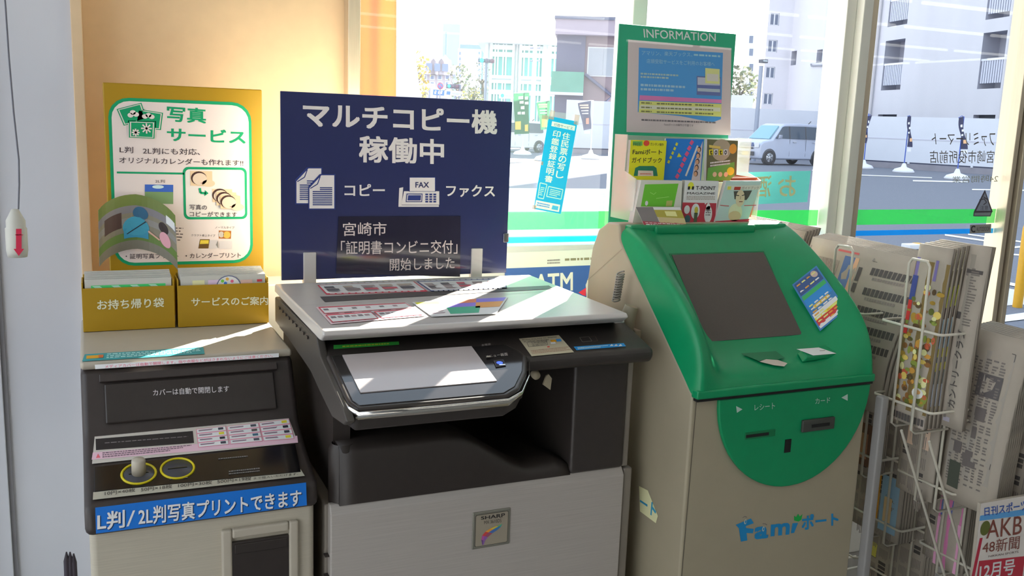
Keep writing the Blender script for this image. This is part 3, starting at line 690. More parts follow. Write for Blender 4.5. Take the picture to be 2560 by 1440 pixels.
b = MB(); b.box(.992, 1.006, 1.588, 2.10, -.702, -.452, m_taupe); b.build('tower_side', cpr, .003)
# little port and tag inside the bay
b = MB(); c = onY(1342, 941, 1.60); b.lathe([(0,0),(.008,0),(.009,.006),(.009,.012)], c+Vector((0,.0,0)), M('ivory_tag', (196,184,156), .5, noise=.05), 16, (0,1,.3))
q = [onY(x, y, 1.60) for x, y in ((1372,936),(1380,946),(1376,975),(1358,962),(1366,940))]
b.add(q + [v_+Vector((0,.004,0)) for v_ in q], [(4,3,2,1,0),(5,6,7,8,9)] + [(i,(i+1)%5,(i+1)%5+5,i+5) for i in range(5)], M('ivory_tag', (196,184,156)))
part(b.build('hanging_tag', cpr), 'ivory tag in the bay')
# scanner body: graphite top band sloping to the front, taupe left side
TS = .048/.179
def tz(Y): return -.466 + TS*(Y-1.408)
sp_ = [(1.528,tz(1.528)),(1.66,-.398),(2.05,-.398),(2.05,-.470),(1.60,-.474),(1.532,-.462),(1.524,-.448)]
b = MB(); b.prism(sp_, .368, 1.012, m_band); part(b.build('scanner_body', cpr, .010, 3), 'graphite scanner body')
lside = [(2.03,-.394),(1.62,-.392),(1.59,-.420),(1.43,-.463),(1.40,-.480),(1.42,-.492),(1.50,-.503),(1.60,-.484),(1.67,-.468),(1.93,-.452),(2.03,-.45)]
b = MB(); b.prism(lside, .357, .372, M('side_taupe', (74,69,64), .5, noise=.03, nscale=40)); 
part(b.build('left_side_cover', cpr, .003), 'taupe left side cover')
b = MB()
for k in range(9): y = 1.68+.035*k; b.box(.3535, .356, y, y+.012, -.409, -.404, m_dark)
b.build('side_vent', cpr)
b = MB(); b.box(.372, .99, 1.64, 2.04, -.40, -.393, m_dark); b.build('platen_gap', cpr)
# lid: thin body, bevelled underside at the front
lp_ = [(1.563,-.376),(1.570,-.368),(2.032,-.366),(2.036,-.385),(1.60,-.392),(1.585,-.390)]
b = MB(); b.prism(lp_, .357, .972, m_cw); lid = part(b.build('platen_lid', cpr, .004, 3), 'white platen lid')
LZ = -.3665
p = face_top(LZ); 
p.Q([(800,742),(1372,714),(1385,722),(812,755)], (70,66,66), 1)
part(p.build('feed_slot', lid), 'dark feed slot'); 
p = face_top(LZ); p.L([(752,764),(1405,727)], .0014, (150,146,140), 1); p.build('lid_seam', lid)
def lid_sheet(q, head, label, seed, body=None, rows=5):
    p = face_top(LZ); p.Q(q, head, 1); qq = p.pq(q)
    ins = [p.bil(qq,.015,.84), p.bil(qq,.985,.84), p.bil(qq,.985,.10), p.bil(qq,.015,.10)]; p.quad(ins, (206,200,200), 2)
    rd = random.Random(seed)
    for k in range(5):
        u0 = .03+.19*k; 
        for r in range(2):
            v1 = .8-.33*r; w = rd.uniform(.08,.16); p.quad([p.bil(ins,u0,v1), p.bil(ins,u0+w,v1), p.bil(ins,u0+w,v1-.2), p.bil(ins,u0,v1-.2)], rd.choice([(150,140,140),(120,110,112),(176,90,100),(160,150,140),(90,88,92)]), 3)
            for j in range(3): vv = v1-.22-.05*j; p.quad([p.bil(ins,u0,vv), p.bil(ins,u0+rd.uniform(.1,.17),vv), p.bil(ins,u0+.1,vv-.025), p.bil(ins,u0,vv-.025)], (130,118,120), 3)
    for k in range(14): u0 = .04+.065*k; p.quad([p.bil(qq,u0,.96), p.bil(qq,u0+.045,.96), p.bil(qq,u0+.045,.89), p.bil(qq,u0,.89)], (206,190,192), 2)
    for k in range(14): u0 = .04+.065*k; p.quad([p.bil(qq,u0,.075), p.bil(qq,u0+.045,.075), p.bil(qq,u0+.045,.03), p.bil(qq,u0,.03)], (206,190,192), 2)
    if body: body(p, qq)
    return part(p.build('instruction_sheet', lid), label)
RD = (176,60,76)
lid_sheet([(790,710),(1030,700),(1070,729),(816,737)], RD, 'red edged sheet at the back left of the lid', 3)
lid_sheet([(1036,701),(1262,694),(1268,722),(1080,730)], (60,70,120), 'blue edged sheet at the back right of the lid', 4)
def grid_body(p, qq):
    for a, c_, d_, e in ((.02,.98,.96,.56),(.02,.50,.50,.06),(.53,.98,.50,.06)):
        p.quad([p.bil(qq,a,d_), p.bil(qq,c_,d_), p.bil(qq,c_,e), p.bil(qq,a,e)], RD, 4); p.quad([p.bil(qq,a+.01,d_-.07), p.bil(qq,c_-.01,d_-.07), p.bil(qq,c_-.01,e+.02), p.bil(qq,a+.01,e+.02)], (208,202,202), 5)
        for k in range(6):
            u0 = a+.03+(c_-a-.06)*k/6; p.quad([p.bil(qq,u0,d_-.14), p.bil(qq,u0+.05,d_-.14), p.bil(qq,u0+.05,d_-.24), p.bil(qq,u0,d_-.24)], (140,120,124) if k % 2 else (110,104,108), 6)
lid_sheet([(789,768),(1015,757),(1065,790),(828,811)], (200,170,174), 'red gridded sheet at the front left of the lid', 5, grid_body)
def col_body(p, qq):
    p.quad([p.bil(qq,.0,1), p.bil(qq,1,1), p.bil(qq,1,0), p.bil(qq,0,0)], (206,200,200), 4)
    for (a, c_, d_, e), k in (((.30,.66,.98,.74),(206,120,90)),((.30,.66,.74,.50),(126,110,190)),((.30,.72,.50,.10),(70,150,120)),((.66,.98,.98,.74),(120,110,200)),((.66,.98,.74,.40),(210,140,80)),((.02,.26,.96,.80),(196,206,60))):
        p.quad([p.bil(qq,a,d_), p.bil(qq,c_,d_), p.bil(qq,c_,e), p.bil(qq,a,e)], k, 5)
    for k in range(5): p.quad([p.bil(qq,.03,.7-.12*k), p.bil(qq,.25,.7-.12*k), p.bil(qq,.22,.65-.12*k), p.bil(qq,.03,.65-.12*k)], (140,120,126), 5)
lid_sheet([(1030,757),(1270,744),(1240,786),(1080,793)], (206,200,200), 'multicoloured sheet at the front right of the lid', 6, col_body)
b = MB(); hq = onY(1570, 800, 1.62); b.box(.962, .985, 1.60, 1.66, -.396, -.388, m_cw); b.build('lid_hinge_tab', lid, .002)
# control panel (tilted), touch screen, chrome edge
PV = Vector((0,.179,.048)).normalized(); PN = XV.cross(PV); PO = Vector((0,1.408,-.466))
def pl(a, y, l): return Vector((a, y, -.466 + TS*(y-1.408))) + PN*l        # by X and Y on the panel plane
outl = [(.366,1.586),(.366,1.43),(.376,1.408),(.64,1.406),(.672,1.425),(.708,1.474),(.735,1.531),(.73,1.553),(.712,1.582)]
b = MB(); top = [pl(x,y,.003) for x,y in outl]; bot = [pl(x, y+(.004 if y < 1.45 else 0), -.043) for x,y in outl]; n_ = len(outl)
b.add(top+bot, [tuple(range(n_))[::-1], tuple(range(n_, 2*n_))] + [(i,(i+1)%n_,(i+1)%n_+n_,i+n_) for i in range(n_)], m_band)
cpnl = part(b.build('control_panel', cpr, .006, 3, weld=True), 'charcoal tilted control panel')
ins = [(.374,1.578),(.374,1.432),(.382,1.416),(.636,1.414),(.664,1.431),(.699,1.477),(.725,1.531),(.72,1.55),(.705,1.576)]
b = MB(); top = [pl(x,y,.0045) for x,y in ins]; bot = [pl(x,y,.002) for x,y in ins]; n_ = len(ins)
b.add(top+bot, [tuple(range(n_))[::-1], tuple(range(n_, 2*n_))] + [(i,(i+1)%n_,(i+1)%n_+n_,i+n_) for i in range(n_)], M('panel_gloss', (40,37,37), .1, noise=.06))
part(b.build('glossy_fascia', cpnl, .001, weld=True), 'glossy black fascia')
b = MB(); path = [pl(x, y-.002, -.006) for x, y in ((.364,1.46),(.366,1.425),(.378,1.404),(.50,1.402),(.64,1.402),(.674,1.421),(.711,1.472),(.738,1.530))]
rows = []
hs = [.004,.007,.008,.008,.008,.008,.006,.002]
for q_, h_ in zip(path, hs): rows.append([q_+PN*(h_*.9), q_-PN*(h_*.85)])
b.grid(rows, m_chrome); o_ = b.build('chrome_edge', cpnl, solid=.002); part(o_, 'chrome front edge')
sc_ = [(.393,1.451),(.638,1.451),(.638,1.575),(.393,1.575)]
b = MB(); top = [pl(x,y,.0062) for x,y in sc_]; bot = [pl(x,y,.004) for x,y in sc_]
b.add(top+bot, [(0,1,2,3),(7,6,5,4)] + [(i,i+4,(i+1)%4+4,(i+1)%4) for i in range(4)], M('screen_face', (190,182,182), .22, noise=.02, emit=.06, nscale=4)); part(b.build('touch_screen', cpnl), 'pale touch screen')
pp = Print(PO+PN*.0058, XV, PV)
pp.T('メニュー画面', [(1213,889),(1268,882),(1270,889),(1215,895)], (150,144,140), 1); pp.T('主電源', [(1203,861),(1226,858),(1227,863),(1204,866)], (150,144,140), 1)
pp.Q([(1234,902),(1258,899),(1266,914),(1240,918)], (70,66,66), 1); pp.Q([(1236,903),(1257,900),(1264,913),(1241,916)], (24,24,34), 2)
a0, b0 = pp.px(1249, 908); pp.ell(a0, b0, .006, .005, M('blue_led', (50,80,255), .3, emit=2.2), 3); pp.rect(a0-.004, b0-.009, a0+.008, b0-.0065, M('pale_led', (200,220,255), .3, emit=1.2), 4)
pp.build('panel_marks', cpnl)
b = MB(); c = pl(.655, 1.531, .0065); b.box(c.x-.004, c.x+.004, c.y-.003, c.y+.003, c.z, c.z+.002, m_beige); b.build('panel_knob', cpnl, .001)
pp = Print(PO+PN*.0008, XV, PV)
pp.Q([(834,863),(997,854),(998,862),(834,873)], (50,150,60), 1); pp.G([(856,865),(985,857),(985,861),(856,869)], 1, (170,190,60), 2, .7, 5, .45); part(pp.build('green_sticker', cpr), 'green sticker strip')
pp = Print(PO+PN*.0008, XV, PV); 
pp.Q([(1297,847),(1397,838),(1435,881),(1329,891)], (166,158,136), 1)
pp.T('Press this key to display', [(1305,849),(1391,841),(1393,845),(1308,853)], (90,84,76), 2); pp.T('in other language', [(1308,853),(1371,847),(1373,852),(1311,858)], (90,84,76), 2)
pp.L([(1317,857),(1366,852),(1369,863),(1322,868),(1317,857)], .0012, (120,114,104), 2); pp.T('Language', [(1328,856),(1366,852),(1368,858),(1331,861)], (86,82,80), 3); pp.T('言語/언어', [(1328,862),(1364,858),(1366,863),(1331,867)], (100,96,90), 3)
pp.Q([(1375,851),(1389,850),(1392,856),(1379,857)], (200,140,40), 3); pp.Q([(1389,849),(1401,848),(1404,854),(1392,855)], (60,130,190), 3); pp.Q([(1376,857),(1388,856),(1389,861),(1377,862)], (206,206,216), 4)
pp.Q([(1367,867),(1373,866),(1375,869),(1369,870)], (180,80,70), 3); pp.G([(1326,876),(1422,866),(1428,876),(1331,886)], 3, (150,118,100), 2, .45, 4, .35)
part(pp.build('language_sticker', cpr), 'beige language sticker')
pp = Print(PO+PN*.0008, XV, PV); pp.Q([(1434,867),(1559,858),(1565,866),(1441,876)], (36,124,184), 1); pp.G([(1443,869),(1520,863),(1520,868),(1445,874)], 2, (170,206,220), 2, .6, 2, .35)
for k in range(3): x = 1524+11*k; pp.P([(x,866),(x+5,861),(x+10,865)], (200,214,220), 2)
part(pp.build('blue_sticker', cpr), 'blue sticker with three white triangles')
pp = Print(PO+PN*.0008, XV, PV); pp.L([(1449,844),(1472,842),(1480,853),(1456,855),(1449,844)], .001, (124,120,112), 1); pp.L([(1476,842),(1488,841),(1494,852),(1484,854)], .001, (100,84,78), 1); pp.build('card_mark', cpr)

# ---------------------------------------------------------------- navy sign standing on the copier's back edge
NY = 2.06
ns = thing('copier_sign_board', 'navy multi-copier sign board standing on the back of the copier', 'sign board', (.65, NY, -.39))
a = onY(702,226,NY); c = onY(1286,256,NY); d0 = onY(704,692,NY)
zt, zb, xa, xb = (a.z+c.z)/2, -.3645, .377, .922
b = MB(); b.box(xa, xb, NY, NY+.004, zb, zt, M('navy_board', (40,48,98), .32, noise=.02, clear=.4)); nb = b.build('board', ns, .0015)
b = MB(); b.box(xa+.001, xb-.001, NY+.0041, NY+.0052, zb+.001, zt-.001, M('white_board_back', (246,240,226), .6, noise=.02)); part(b.build('board_back', ns), 'white board back')
f = face_front(NY-.0003); W1 = (204,186,184)
f.T('マルチコピー機', [(757,253),(1243,276),(1243,336),(757,318)], W1, 1, .045); f.T('稼働中', [(897,338),(1110,349),(1110,411),(897,406)], W1, 1, .04)
f.T('コピー', [(861,460),(962,460),(962,490),(861,490)], W1, 1, .035); f.T('ファクス', [(1115,462),(1237,463),(1237,493),(1115,492)], W1, 1, .03)
NV = (38,50,104)
def sheet_icon(q):
    (x0,y0),(x1,y1) = q; f.P([(x0,y1),(x1,y1),(x1,y0),(x0+30,y0),(x0,y0+32)], W1, 2); f.P([(x0-3,y1+3),(x1+3,y1+3),(x1+3,y0-3),(x0+26,y0-3),(x0-3,y0+28)], NV, 1)
    f.L([(x0+2,y0+33),(x0+20,y0+22),(x0+27,y0+3)], .002, NV, 3)
    for k in range(10): y = y0+30+k*(y1-y0-36)/10; f.Q([(x0+8 if k > 1 else x0+26, y),(x1-5,y),(x1-5,y+2.6),(x0+8 if k > 1 else x0+26,y+2.6)], NV, 3)
sheet_icon(((741,421),(803,508)))
lift0 = f.fm
f.fm = lambda a_, b_, l_: lift0(a_, b_, l_+4)
sheet_icon(((773,438),(835,521)))
f.fm = lift0
f.P([(1010,478),(1098,478),(1098,512),(1003,512)], W1, 1); f.P([(998,470),(1008,468),(1004,513),(996,513)], W1, 1); f.Q([(996,513),(1097,513),(1097,517),(996,517)], W1, 1); f.Q([(1022,442),(1089,442),(1089,479),(1022,479)], NV, 2); f.Q([(1024,444),(1087,444),(1087,478),(1024,478)], W1, 3)
f.T('FAX', [(1038,455),(1072,455),(1072,469),(1038,469)], (40,44,80), 4, .03); f.Q([(1016,484),(1056,484),(1055,505),(1014,505)], NV, 3); f.Q([(1018,486),(1054,486),(1053,503),(1016,503)], W1, 4); f.Q([(1020,488),(1052,488),(1051,501),(1018,501)], NV, 5)
for r in range(4):
    for k in range(3): x = 1063+10*k; y = 484+6*r; f.Q([(x,y),(x+7,y),(x+7,y+4),(x,y+4)], NV, 3)
f.build('sign_lettering', ns)
f = face_front(NY-.0015); f.Q([(846,541),(1151,540),(1150,692),(840,684)], M('notice_film', (44,42,62), .12, noise=.04, clear=.5), 1); 
W2 = (184,172,170)
f.T('宮崎市', [(857,556),(966,555),(966,588),(857,590)], W2, 3, .01); f.T('「証明書コンビニ交付」', [(852,602),(1143,600),(1143,634),(852,636)], W2, 3, .01); f.T('開始しました', [(974,646),(1136,642),(1136,672),(974,677)], W2, 3, .01)
part(f.build('notice_strip', ns), 'glossy dark notice strip with pale lettering')
for x0, x1, y0 in ((758,790,631),(1178,1206,621)):
    p0 = onY(x0, y0, NY); p1 = onY(x1, y0, NY)
    b = MB(); b.box(p0.x, p1.x, NY-.004, NY+.012, -.39, p0.z, m_cw); part(b.build('foot_bracket', ns, .002), 'white foot bracket')
q = [onY(x, y, NY) for x, y in ((1258,583),(1268,583),(1268,606),(1258,606))]
b = MB(); b.box(q[0].x, q[1].x+.004, NY-.003, NY+.009, q[2].z, q[0].z, M('clip_steel', (150,150,160), .2, metal=.9, noise=.05)); part(b.build('clip', ns, .002), 'steel clip on the right edge')
# ================================================================ green terminal
m_kw = M('terminal_white', (174,164,140), .45, noise=.02, nscale=20)
m_kg = M('terminal_green', (6,152,96), .38, noise=.03, nscale=30)
m_kgd = M('terminal_green_dark', (8,120,72), .5, noise=.03)
kt = thing('service_terminal', 'green and white ticket terminal with tilted screen between copier and newspaper rack', 'terminal', (1.29,1.68,FLOOR))
KX0, KX1 = 1.06, 1.52
bp = [(1.455,FLOOR+.001),(1.455,-.515),(1.76,-.248),(1.77,-.212),(1.82,-.214),(1.86,-.235),(1.885,-.28),(1.90,-.36),(1.90,FLOOR+.001)]
b = MB(); b.prism(bp, KX0, KX1, m_kw); part(b.build('cabinet', kt, .006, 3), 'warm white cabinet')
for X_ in (KX0-.0004,):
    p = face_left(X_); p.L([(1556,622),(1468,701)], .0012, (120,112,96), 1); p.L([(1468,701),(1462,860)], .0012, (120,112,96), 1); p.build('side_seam', kt)
p = face_front(1.4547); p.L([(1741,1000),(1704,1440)], .0014, (70,64,56), 1); p.build('front_seam', kt)
# green console, lofted across stations from the top edge to the front lip
CR_ = [(1.748,-.217),(1.705,-.232),(1.640,-.268),(1.585,-.303),(1.533,-.336),(1.475,-.386),(1.450,-.430),(1.440,-.472),(1.437,-.512)]
BS_ = [(1.748,-.222),(1.722,-.246),(1.695,-.264),(1.640,-.321),(1.585,-.378),(1.528,-.440),(1.490,-.462),(1.452,-.480),(1.440,-.514)]
OU_ = [(1.765,-.240),(1.715,-.283),(1.675,-.319),(1.620,-.367),(1.575,-.406),(1.525,-.450),(1.495,-.476),(1.470,-.498),(1.455,-.515)]
def lerp(a, c, t): return a+(c-a)*t
rows = []
for k in range(9):
    c_, s_, o_ = CR_[k], BS_[k], OU_[k]; r = []
    xl = [1.058, 1.064, 1.078, 1.098, 1.132, 1.140]
    r = [(1.058,)+o_, (1.064,lerp(o_[0],c_[0],.78),lerp(o_[1],c_[1],.78)), (1.070,lerp(o_[0],c_[0],.95),lerp(o_[1],c_[1],.95)), (1.074,)+c_, (1.080, c_[0]+.0006, c_[1]-.0004), (1.098, c_[0]+.004, c_[1]-.002), (1.125,lerp(c_[0],s_[0],.8),lerp(c_[1],s_[1],.8)), (1.138,)+s_]
    for t in (.25,.5,.75): r.append((lerp(1.138,1.402,t),)+s_)
    r += [(1.402,)+s_, (1.418,lerp(s_[0],c_[0],.12),lerp(s_[1],c_[1],.12)), (1.490,c_[0]+.004,c_[1]-.002), (1.502,c_[0]+.0006,c_[1]-.0004), (1.508,)+c_, (1.511,lerp(o_[0],c_[0],.95),lerp(o_[1],c_[1],.95)), (1.518,lerp(o_[0],c_[0],.75),lerp(o_[1],c_[1],.75)), (1.522,)+o_]
    rows.append([Vector(q) for q in r])
b = MB(); b.grid(rows, m_kg)
con = b.build('console', kt, weld=True); part(con, 'green console shell')
md = con.modifiers.new('ss','SUBSURF'); md.levels = 2; md.render_levels = 2
try: con.data.shade_auto_smooth = True
except Exception: pass
b = MB(); b.box(1.135, 1.41, 1.735, 1.80, -.235, -.214, m_kg); b.box(1.075, 1.507, 1.742, 1.772, -.240, -.2135, m_kg); part(b.build('console_top', kt, .006, 3), 'green top edge')
b = MB(); b.prism([(1.437,-.520),(1.437,-.502),(1.46,-.502),(1.46,-.520)], 1.060, 1.52, m_kg); b.build('console_lip', kt, .004)
b = MB(); b.box(1.064, 1.518, 1.442, 1.458, -.5255, -.520, M('shadow_gap', (24,22,22), .6, noise=.03)); b.build('console_gap', kt)
# screen
SV = Vector((0, 1.695-1.528, -.264+.440)).normalized(); SN = XV.cross(SV); SO = Vector((0,1.528,-.440))
def kscr(a, t, l): return SO + XV*a + SV*t + SN*l
SL = math.hypot(.167,.176)
b = MB(); v8 = [kscr(a,t,l) for l in (-.004,.002) for a,t in ((1.141,.006),(1.399,.006),(1.399,SL-.008),(1.141,SL-.008))]
b.add(v8, [(3,2,1,0),(4,5,6,7),(0,1,5,4),(1,2,6,5),(2,3,7,6),(3,0,4,7)], m_kgd); scr = b.build('screen_frame', kt, .001)
b = MB(); v8 = [kscr(a,t,l) for l in (-.004,.0032) for a,t in ((1.146,.011),(1.394,.011),(1.394,SL-.013),(1.146,SL-.013))]
b.add(v8, [(3,2,1,0),(4,5,6,7),(0,1,5,4),(1,2,6,5),(2,3,7,6),(3,0,4,7)], M('idle_screen', (92,84,78), .16, noise=.03, nscale=300)); part(b.build('screen', kt), 'dark idle screen')
# shelf fittings
def shelf_z(y): return lerp(-.480,-.440,(y-1.452)/.076)
ZP = Vector((0,.076,.040)).normalized()
shp = Print(Vector((0,1.452,-.480))+XV.cross(ZP)*.002, XV, ZP)
shp.Q([(1852,884),(1940,878),(1962,895),(1905,906)], m_kgd, 1); shp.P([(1898,905),(1915,899),(1945,901),(1968,909),(1960,917),(1935,914)], (168,158,146), 3); shp.P([(1895,905),(1905,900),(1955,903),(1950,907)], (20,40,30), 2)
shp.build('receipt_tray', kt)
q = [shp.px(x, y) for x, y in ((1992,882),(2062,866),(2106,890),(2006,905))]
pad = [Vector((0,1.452,-.480)) + XV*a + ZP*t for a,t in q]
ce = sum(pad, Vector())/4; nP = XV.cross(ZP)
b = MB(); top = [ce+(v_-ce)*.82+nP*.011 for v_ in pad]; bot = [v_+nP*.000 for v_ in pad]
b.add(top+bot, [(0,1,2,3)[::-1],(4,5,6,7)]+[(i,(i+1)%4,(i+1)%4+4,i+4) for i in range(4)], m_kg); cpd = b.build('card_pad', kt, .003, 3, weld=True)
pp = Print(Vector((0,1.452,-.480))+nP*.012, XV, ZP); pp.Q([(1991,873),(2047,869),(2091,884),(2033,889)], (206,196,190), 1); pp.G([(2048,876),(2062,875),(2064,878),(2050,879)], 1, (140,130,130), 2); part(pp.build('white_card', cpd), 'white card label')
# sticker on the right flank
fo = Vector((1.43,1.62,-.33)); 
A_, B_, C_ = Vector((1.402,1.64,-.321)), Vector((1.495,1.588,-.304)), Vector((1.402,1.528,-.440))
fv = (A_-C_).normalized(); fn = (B_-A_).cross(fv).normalized(); fn = fn if fn.y < 0 else -fn; fu = fv.cross(fn)
fs = Print(A_ + fn*.012, fu, fv)
q0 = [(1980,712),(2041,664),(2117,773),(2050,828)]
fs.Q(q0, (60,110,160), 1); qq = fs.pq(q0)
for a, c_, d_, e, k in ((.05,.95,.97,.72,(60,80,120)),(.05,.95,.70,.62,(60,150,90)),(.05,.95,.62,.44,(50,120,180)),(.2,.8,.44,.38,(200,160,60)),(.05,.95,.32,.24,(200,200,206)),(.05,.95,.24,.19,(206,190,80)),(.05,.95,.19,.08,(176,60,60)),(.05,.95,.08,.03,(206,200,200))):
    fs.quad([fs.bil(qq,a,d_), fs.bil(qq,c_,d_), fs.bil(qq,c_,e), fs.bil(qq,a,e)], k, 2)
rd = random.Random(11)
for r in range(14):
    v_ = .93-.064*r
    if rd.random() < .25: continue
    for k in range(4): u0 = .1+.2*k; fs.quad([fs.bil(qq,u0,v_), fs.bil(qq,u0+rd.uniform(.06,.18),v_), fs.bil(qq,u0+.15,v_-.025), fs.bil(qq,u0,v_-.025)], rd.choice([(206,206,210),(220,220,120),(220,210,214),(200,140,60)]), 3)
fs.ell(*fs.bil(qq,.78,.9), .008, .008, (170,150,140), 3)
part(fs.build('flank_sticker', kt), 'colourful campaign sticker on the right flank')
# green half-round front inset with slots
cx_, rx_, zt_, rz_ = 1.319, .199, -.527, .207
pts = [(cx_+rx_*math.cos(math.radians(t)), zt_+rz_*math.sin(math.radians(t))) for t in range(180, 361, 6)]
b = MB(); b.prism(pts, 1.446, 1.456, m_kg, 'Y'); ins_ = part(b.build('front_inset', kt, .003, 3, weld=True), 'green half-round front panel')
f = face_front(1.4455); PL_ = (150,170,160)
f.T('レシート', [(1886,1012),(1937,1006),(1937,1022),(1886,1026)], PL_, 1, .01); f.T('カード', [(2038,996),(2075,993),(2075,1007),(2038,1010)], PL_, 1, .01)
f.P([(1840,1015),(1856,1023),(1842,1032)], PL_, 1); f.P([(2119,985),(2119,1002),(2103,994)], PL_, 1); f.build('inset_lettering', ins_)
m_slot = M('slot_black', (22,24,22), .5, noise=.03)
b = MB(); px_box(b, [(1864,1084),(1935,1074),(1938,1090),(1864,1098)], 1.444, 1.447, m_kgd); o_ = b.build('receipt_slot', ins_, .001)
b = MB(); px_box(b, [(1866,1088),(1920,1082),(1922,1088),(1866,1093)], 1.4432, 1.446, m_slot); b.build('receipt_opening', kt)
b = MB(); px_box(b, [(2009,1052),(2087,1044),(2086,1072),(2009,1082)], 1.440, 1.447, M('slot_grey', (70,72,66), .45, noise=.04)); b.build('card_slot', ins_, .002)
b = MB(); px_box(b, [(2030,1062),(2074,1057),(2074,1064),(2030,1069)], 1.4392, 1.446, m_slot); b.build('card_opening', kt)
b = MB(); px_box(b, [(1964,1100),(1977,1098),(1976,1130),(1963,1132)], 1.4445, 1.447, m_slot); b.build('key_slot', ins_)
# logo on the front
f = face_front(1.4547); LB = (24,112,160)
f.P([(1839,1312),(1877,1296),(1884,1308),(1862,1316),(1852,1326)][::-1], LB, 1); f.P([(1846,1314),(1864,1312),(1868,1351),(1852,1354)][::-1], LB, 1.1); f.P([(1858,1319),(1884,1322),(1882,1333),(1860,1332)][::-1], LB, 1.2)
f.T('a', [(1886,1318),(1921,1314),(1920,1345),(1886,1349)], LB, 1, .06); f.T('m', [(1927,1311),(1975,1306),(1973,1336),(1926,1341)], LB, 1, .05); f.P([(1981,1308),(1995,1307),(1985,1332),(1977,1333)], LB, 1)
for x, y in ((1863,1304),(1908,1322)):
    a0, b0 = f.px(x, y); f.ell(a0, b0, .0035, .0055, (150,160,150), 2, 14); f.ell(a0+.0006, b0, .0018, .0035, LB, 3, 12)
f.L([(1856,1294),(1861,1291),(1867,1293)], .001, (70,70,80), 2); f.L([(1906,1309),(1912,1309),(1917,1312)], .001, (70,70,80), 2)
f.P([(1985,1289),(1990,1293),(1995,1284),(1999,1291),(2006,1285),(2003,1299),(1996,1304),(1985,1301)], (20,140,60), 1)
f.T('ポート', [(2004,1287),(2096,1280),(2096,1312),(2004,1326)], LB, 1, .05)
part(f.build('logo_lettering', kt), 'blue terminal lettering')
f = face_left(KX0-.0006); f.P([(1598,1215),(1620,1226),(1645,1290),(1640,1308),(1600,1278)], (206,190,150), 1); f.T('ート', [(1601,1238),(1643,1262),(1639,1296),(1600,1266)], (50,130,160), 2, .05); part(f.build('side_sticker', kt), 'side sticker with blue lettering')
# handset with coiled cord hooked on the left side
b = MB(); N = 150; pA = onX(1552,682,1.03); pB = onX(1540,752,1.03); pts = []
for k in range(N):
    t = k/(N-1); c = pA.lerp(pB, t); s_ = 1-.5*t*0; pts.append(c + Vector((.008*math.cos(t*11*2*math.pi), .008*math.sin(t*11*2*math.pi)*(1), .003*math.cos(t*11*2*math.pi))))
b.tube(pts, .0018, M('grey_cord', (150,144,134), .5, noise=.04), 6); b.build('coiled_cord', kt)
b = MB(); c = onX(1578,790,1.04); b.tube([c+Vector((0,.02,-.06)), c+Vector((-.004,.004,-.02)), c+Vector((-.006,0,.006)), c+Vector((-.002,-.002,.022))], [.012,.014,.016,.014], m_kw, 14)
b.box(1.045, 1.0605, c.y-.012, c.y+.03, c.z-.09, c.z-.03, m_kw); part(b.build('handset', kt, .002), 'white handset')

# ---------------------------------------------------------------- information board and leaflet holder on the terminal's back
IY = 1.905
inf = thing('information_board', 'green framed information board standing above the leaflet holder', 'sign board', (1.28, IY, -.22))
a = onY(1549,58,IY); c = onY(1841,85,IY); zt = (a.z+c.z)/2
b = MB(); b.box(a.x, c.x, IY, IY+.005, -.234, zt, M('green_board', (60,168,138), .4, noise=.02, transl=.25)); b.build('board', inf, .002)
f = face_front(IY-.0003); LT = (196,206,200)
f.T('INFORMATION', [(1608,72),(1789,84),(1789,104),(1610,94)], LT, 1, .01)
IW = (186,172,172)
f.Q([(1570,99),(1828,121),(1826,338),(1566,330)], IW, 1); IB = (70,134,190)
f.P([(1597,119),(1807,132),(1802,298),(1780,306),(1700,290),(1594,280)], IB, 2)
f.Q([(1599,238),(1803,249),(1803,258),(1598,250)], (190,110,160), 3); f.Q([(1598,252),(1803,260),(1802,292),(1596,281)], (196,196,110), 3); f.Q([(1600,262),(1800,269),(1800,279),(1598,272)], (196,190,170), 4)
f.T('アマリン、楽天ブックス、', [(1604,126),(1730,131),(1730,142),(1604,138)], (140,176,206), 3); f.T('店頭受取サービスをご利用のお客様へ', [(1616,147),(1786,155),(1786,166),(1616,158)], (140,176,206), 3)
f.G([(1734,133),(1800,137),(1800,145),(1734,141)], 1, (140,176,206), 3, unit=1.4)
f.G([(1601,180),(1695,185),(1695,200),(1601,196)], 2, (150,170,170), 3, unit=.6); f.G([(1601,207),(1712,213),(1712,232),(1601,228)], 2, (140,170,190), 3, unit=.6)
f.Q([(1741,190),(1801,193),(1801,240),(1741,237)], (90,100,150), 3); f.Q([(1743,193),(1799,196),(1799,214),(1743,212)], (170,170,186), 4); f.Q([(1743,220),(1799,223),(1799,231),(1743,228)], (160,170,180), 4); f.Q([(1762,170),(1798,173),(1798,210),(1762,208)], (200,196,130), 5); f.Q([(1766,184),(1795,186),(1795,204),(1766,202)], (190,184,176), 6)
for k, y in enumerate((253,264,274)):
    f.G([(1602,y+1),(1628,y+2),(1628,y+8),(1602,y+7)], 1, (110,110,70), 5, unit=3); f.G([(1641,y+3),(1728,y+6),(1728,y+12),(1641,y+9)], 1, (110,110,70), 5, unit=.8); f.G([(1737,y+6),(1782,y+8),(1782,y+14),(1737,y+12)], 1, (110,110,70), 5, unit=1.4)
f.T('Famiポートの操作が不要です', [(1660,308),(1733,311),(1733,317),(1660,314)], (104,96,100), 3); f.G([(1603,296),(1790,303),(1790,310),(1603,303)], 1, (104,96,100), 3, unit=.3)
f.build('board_print', inf)
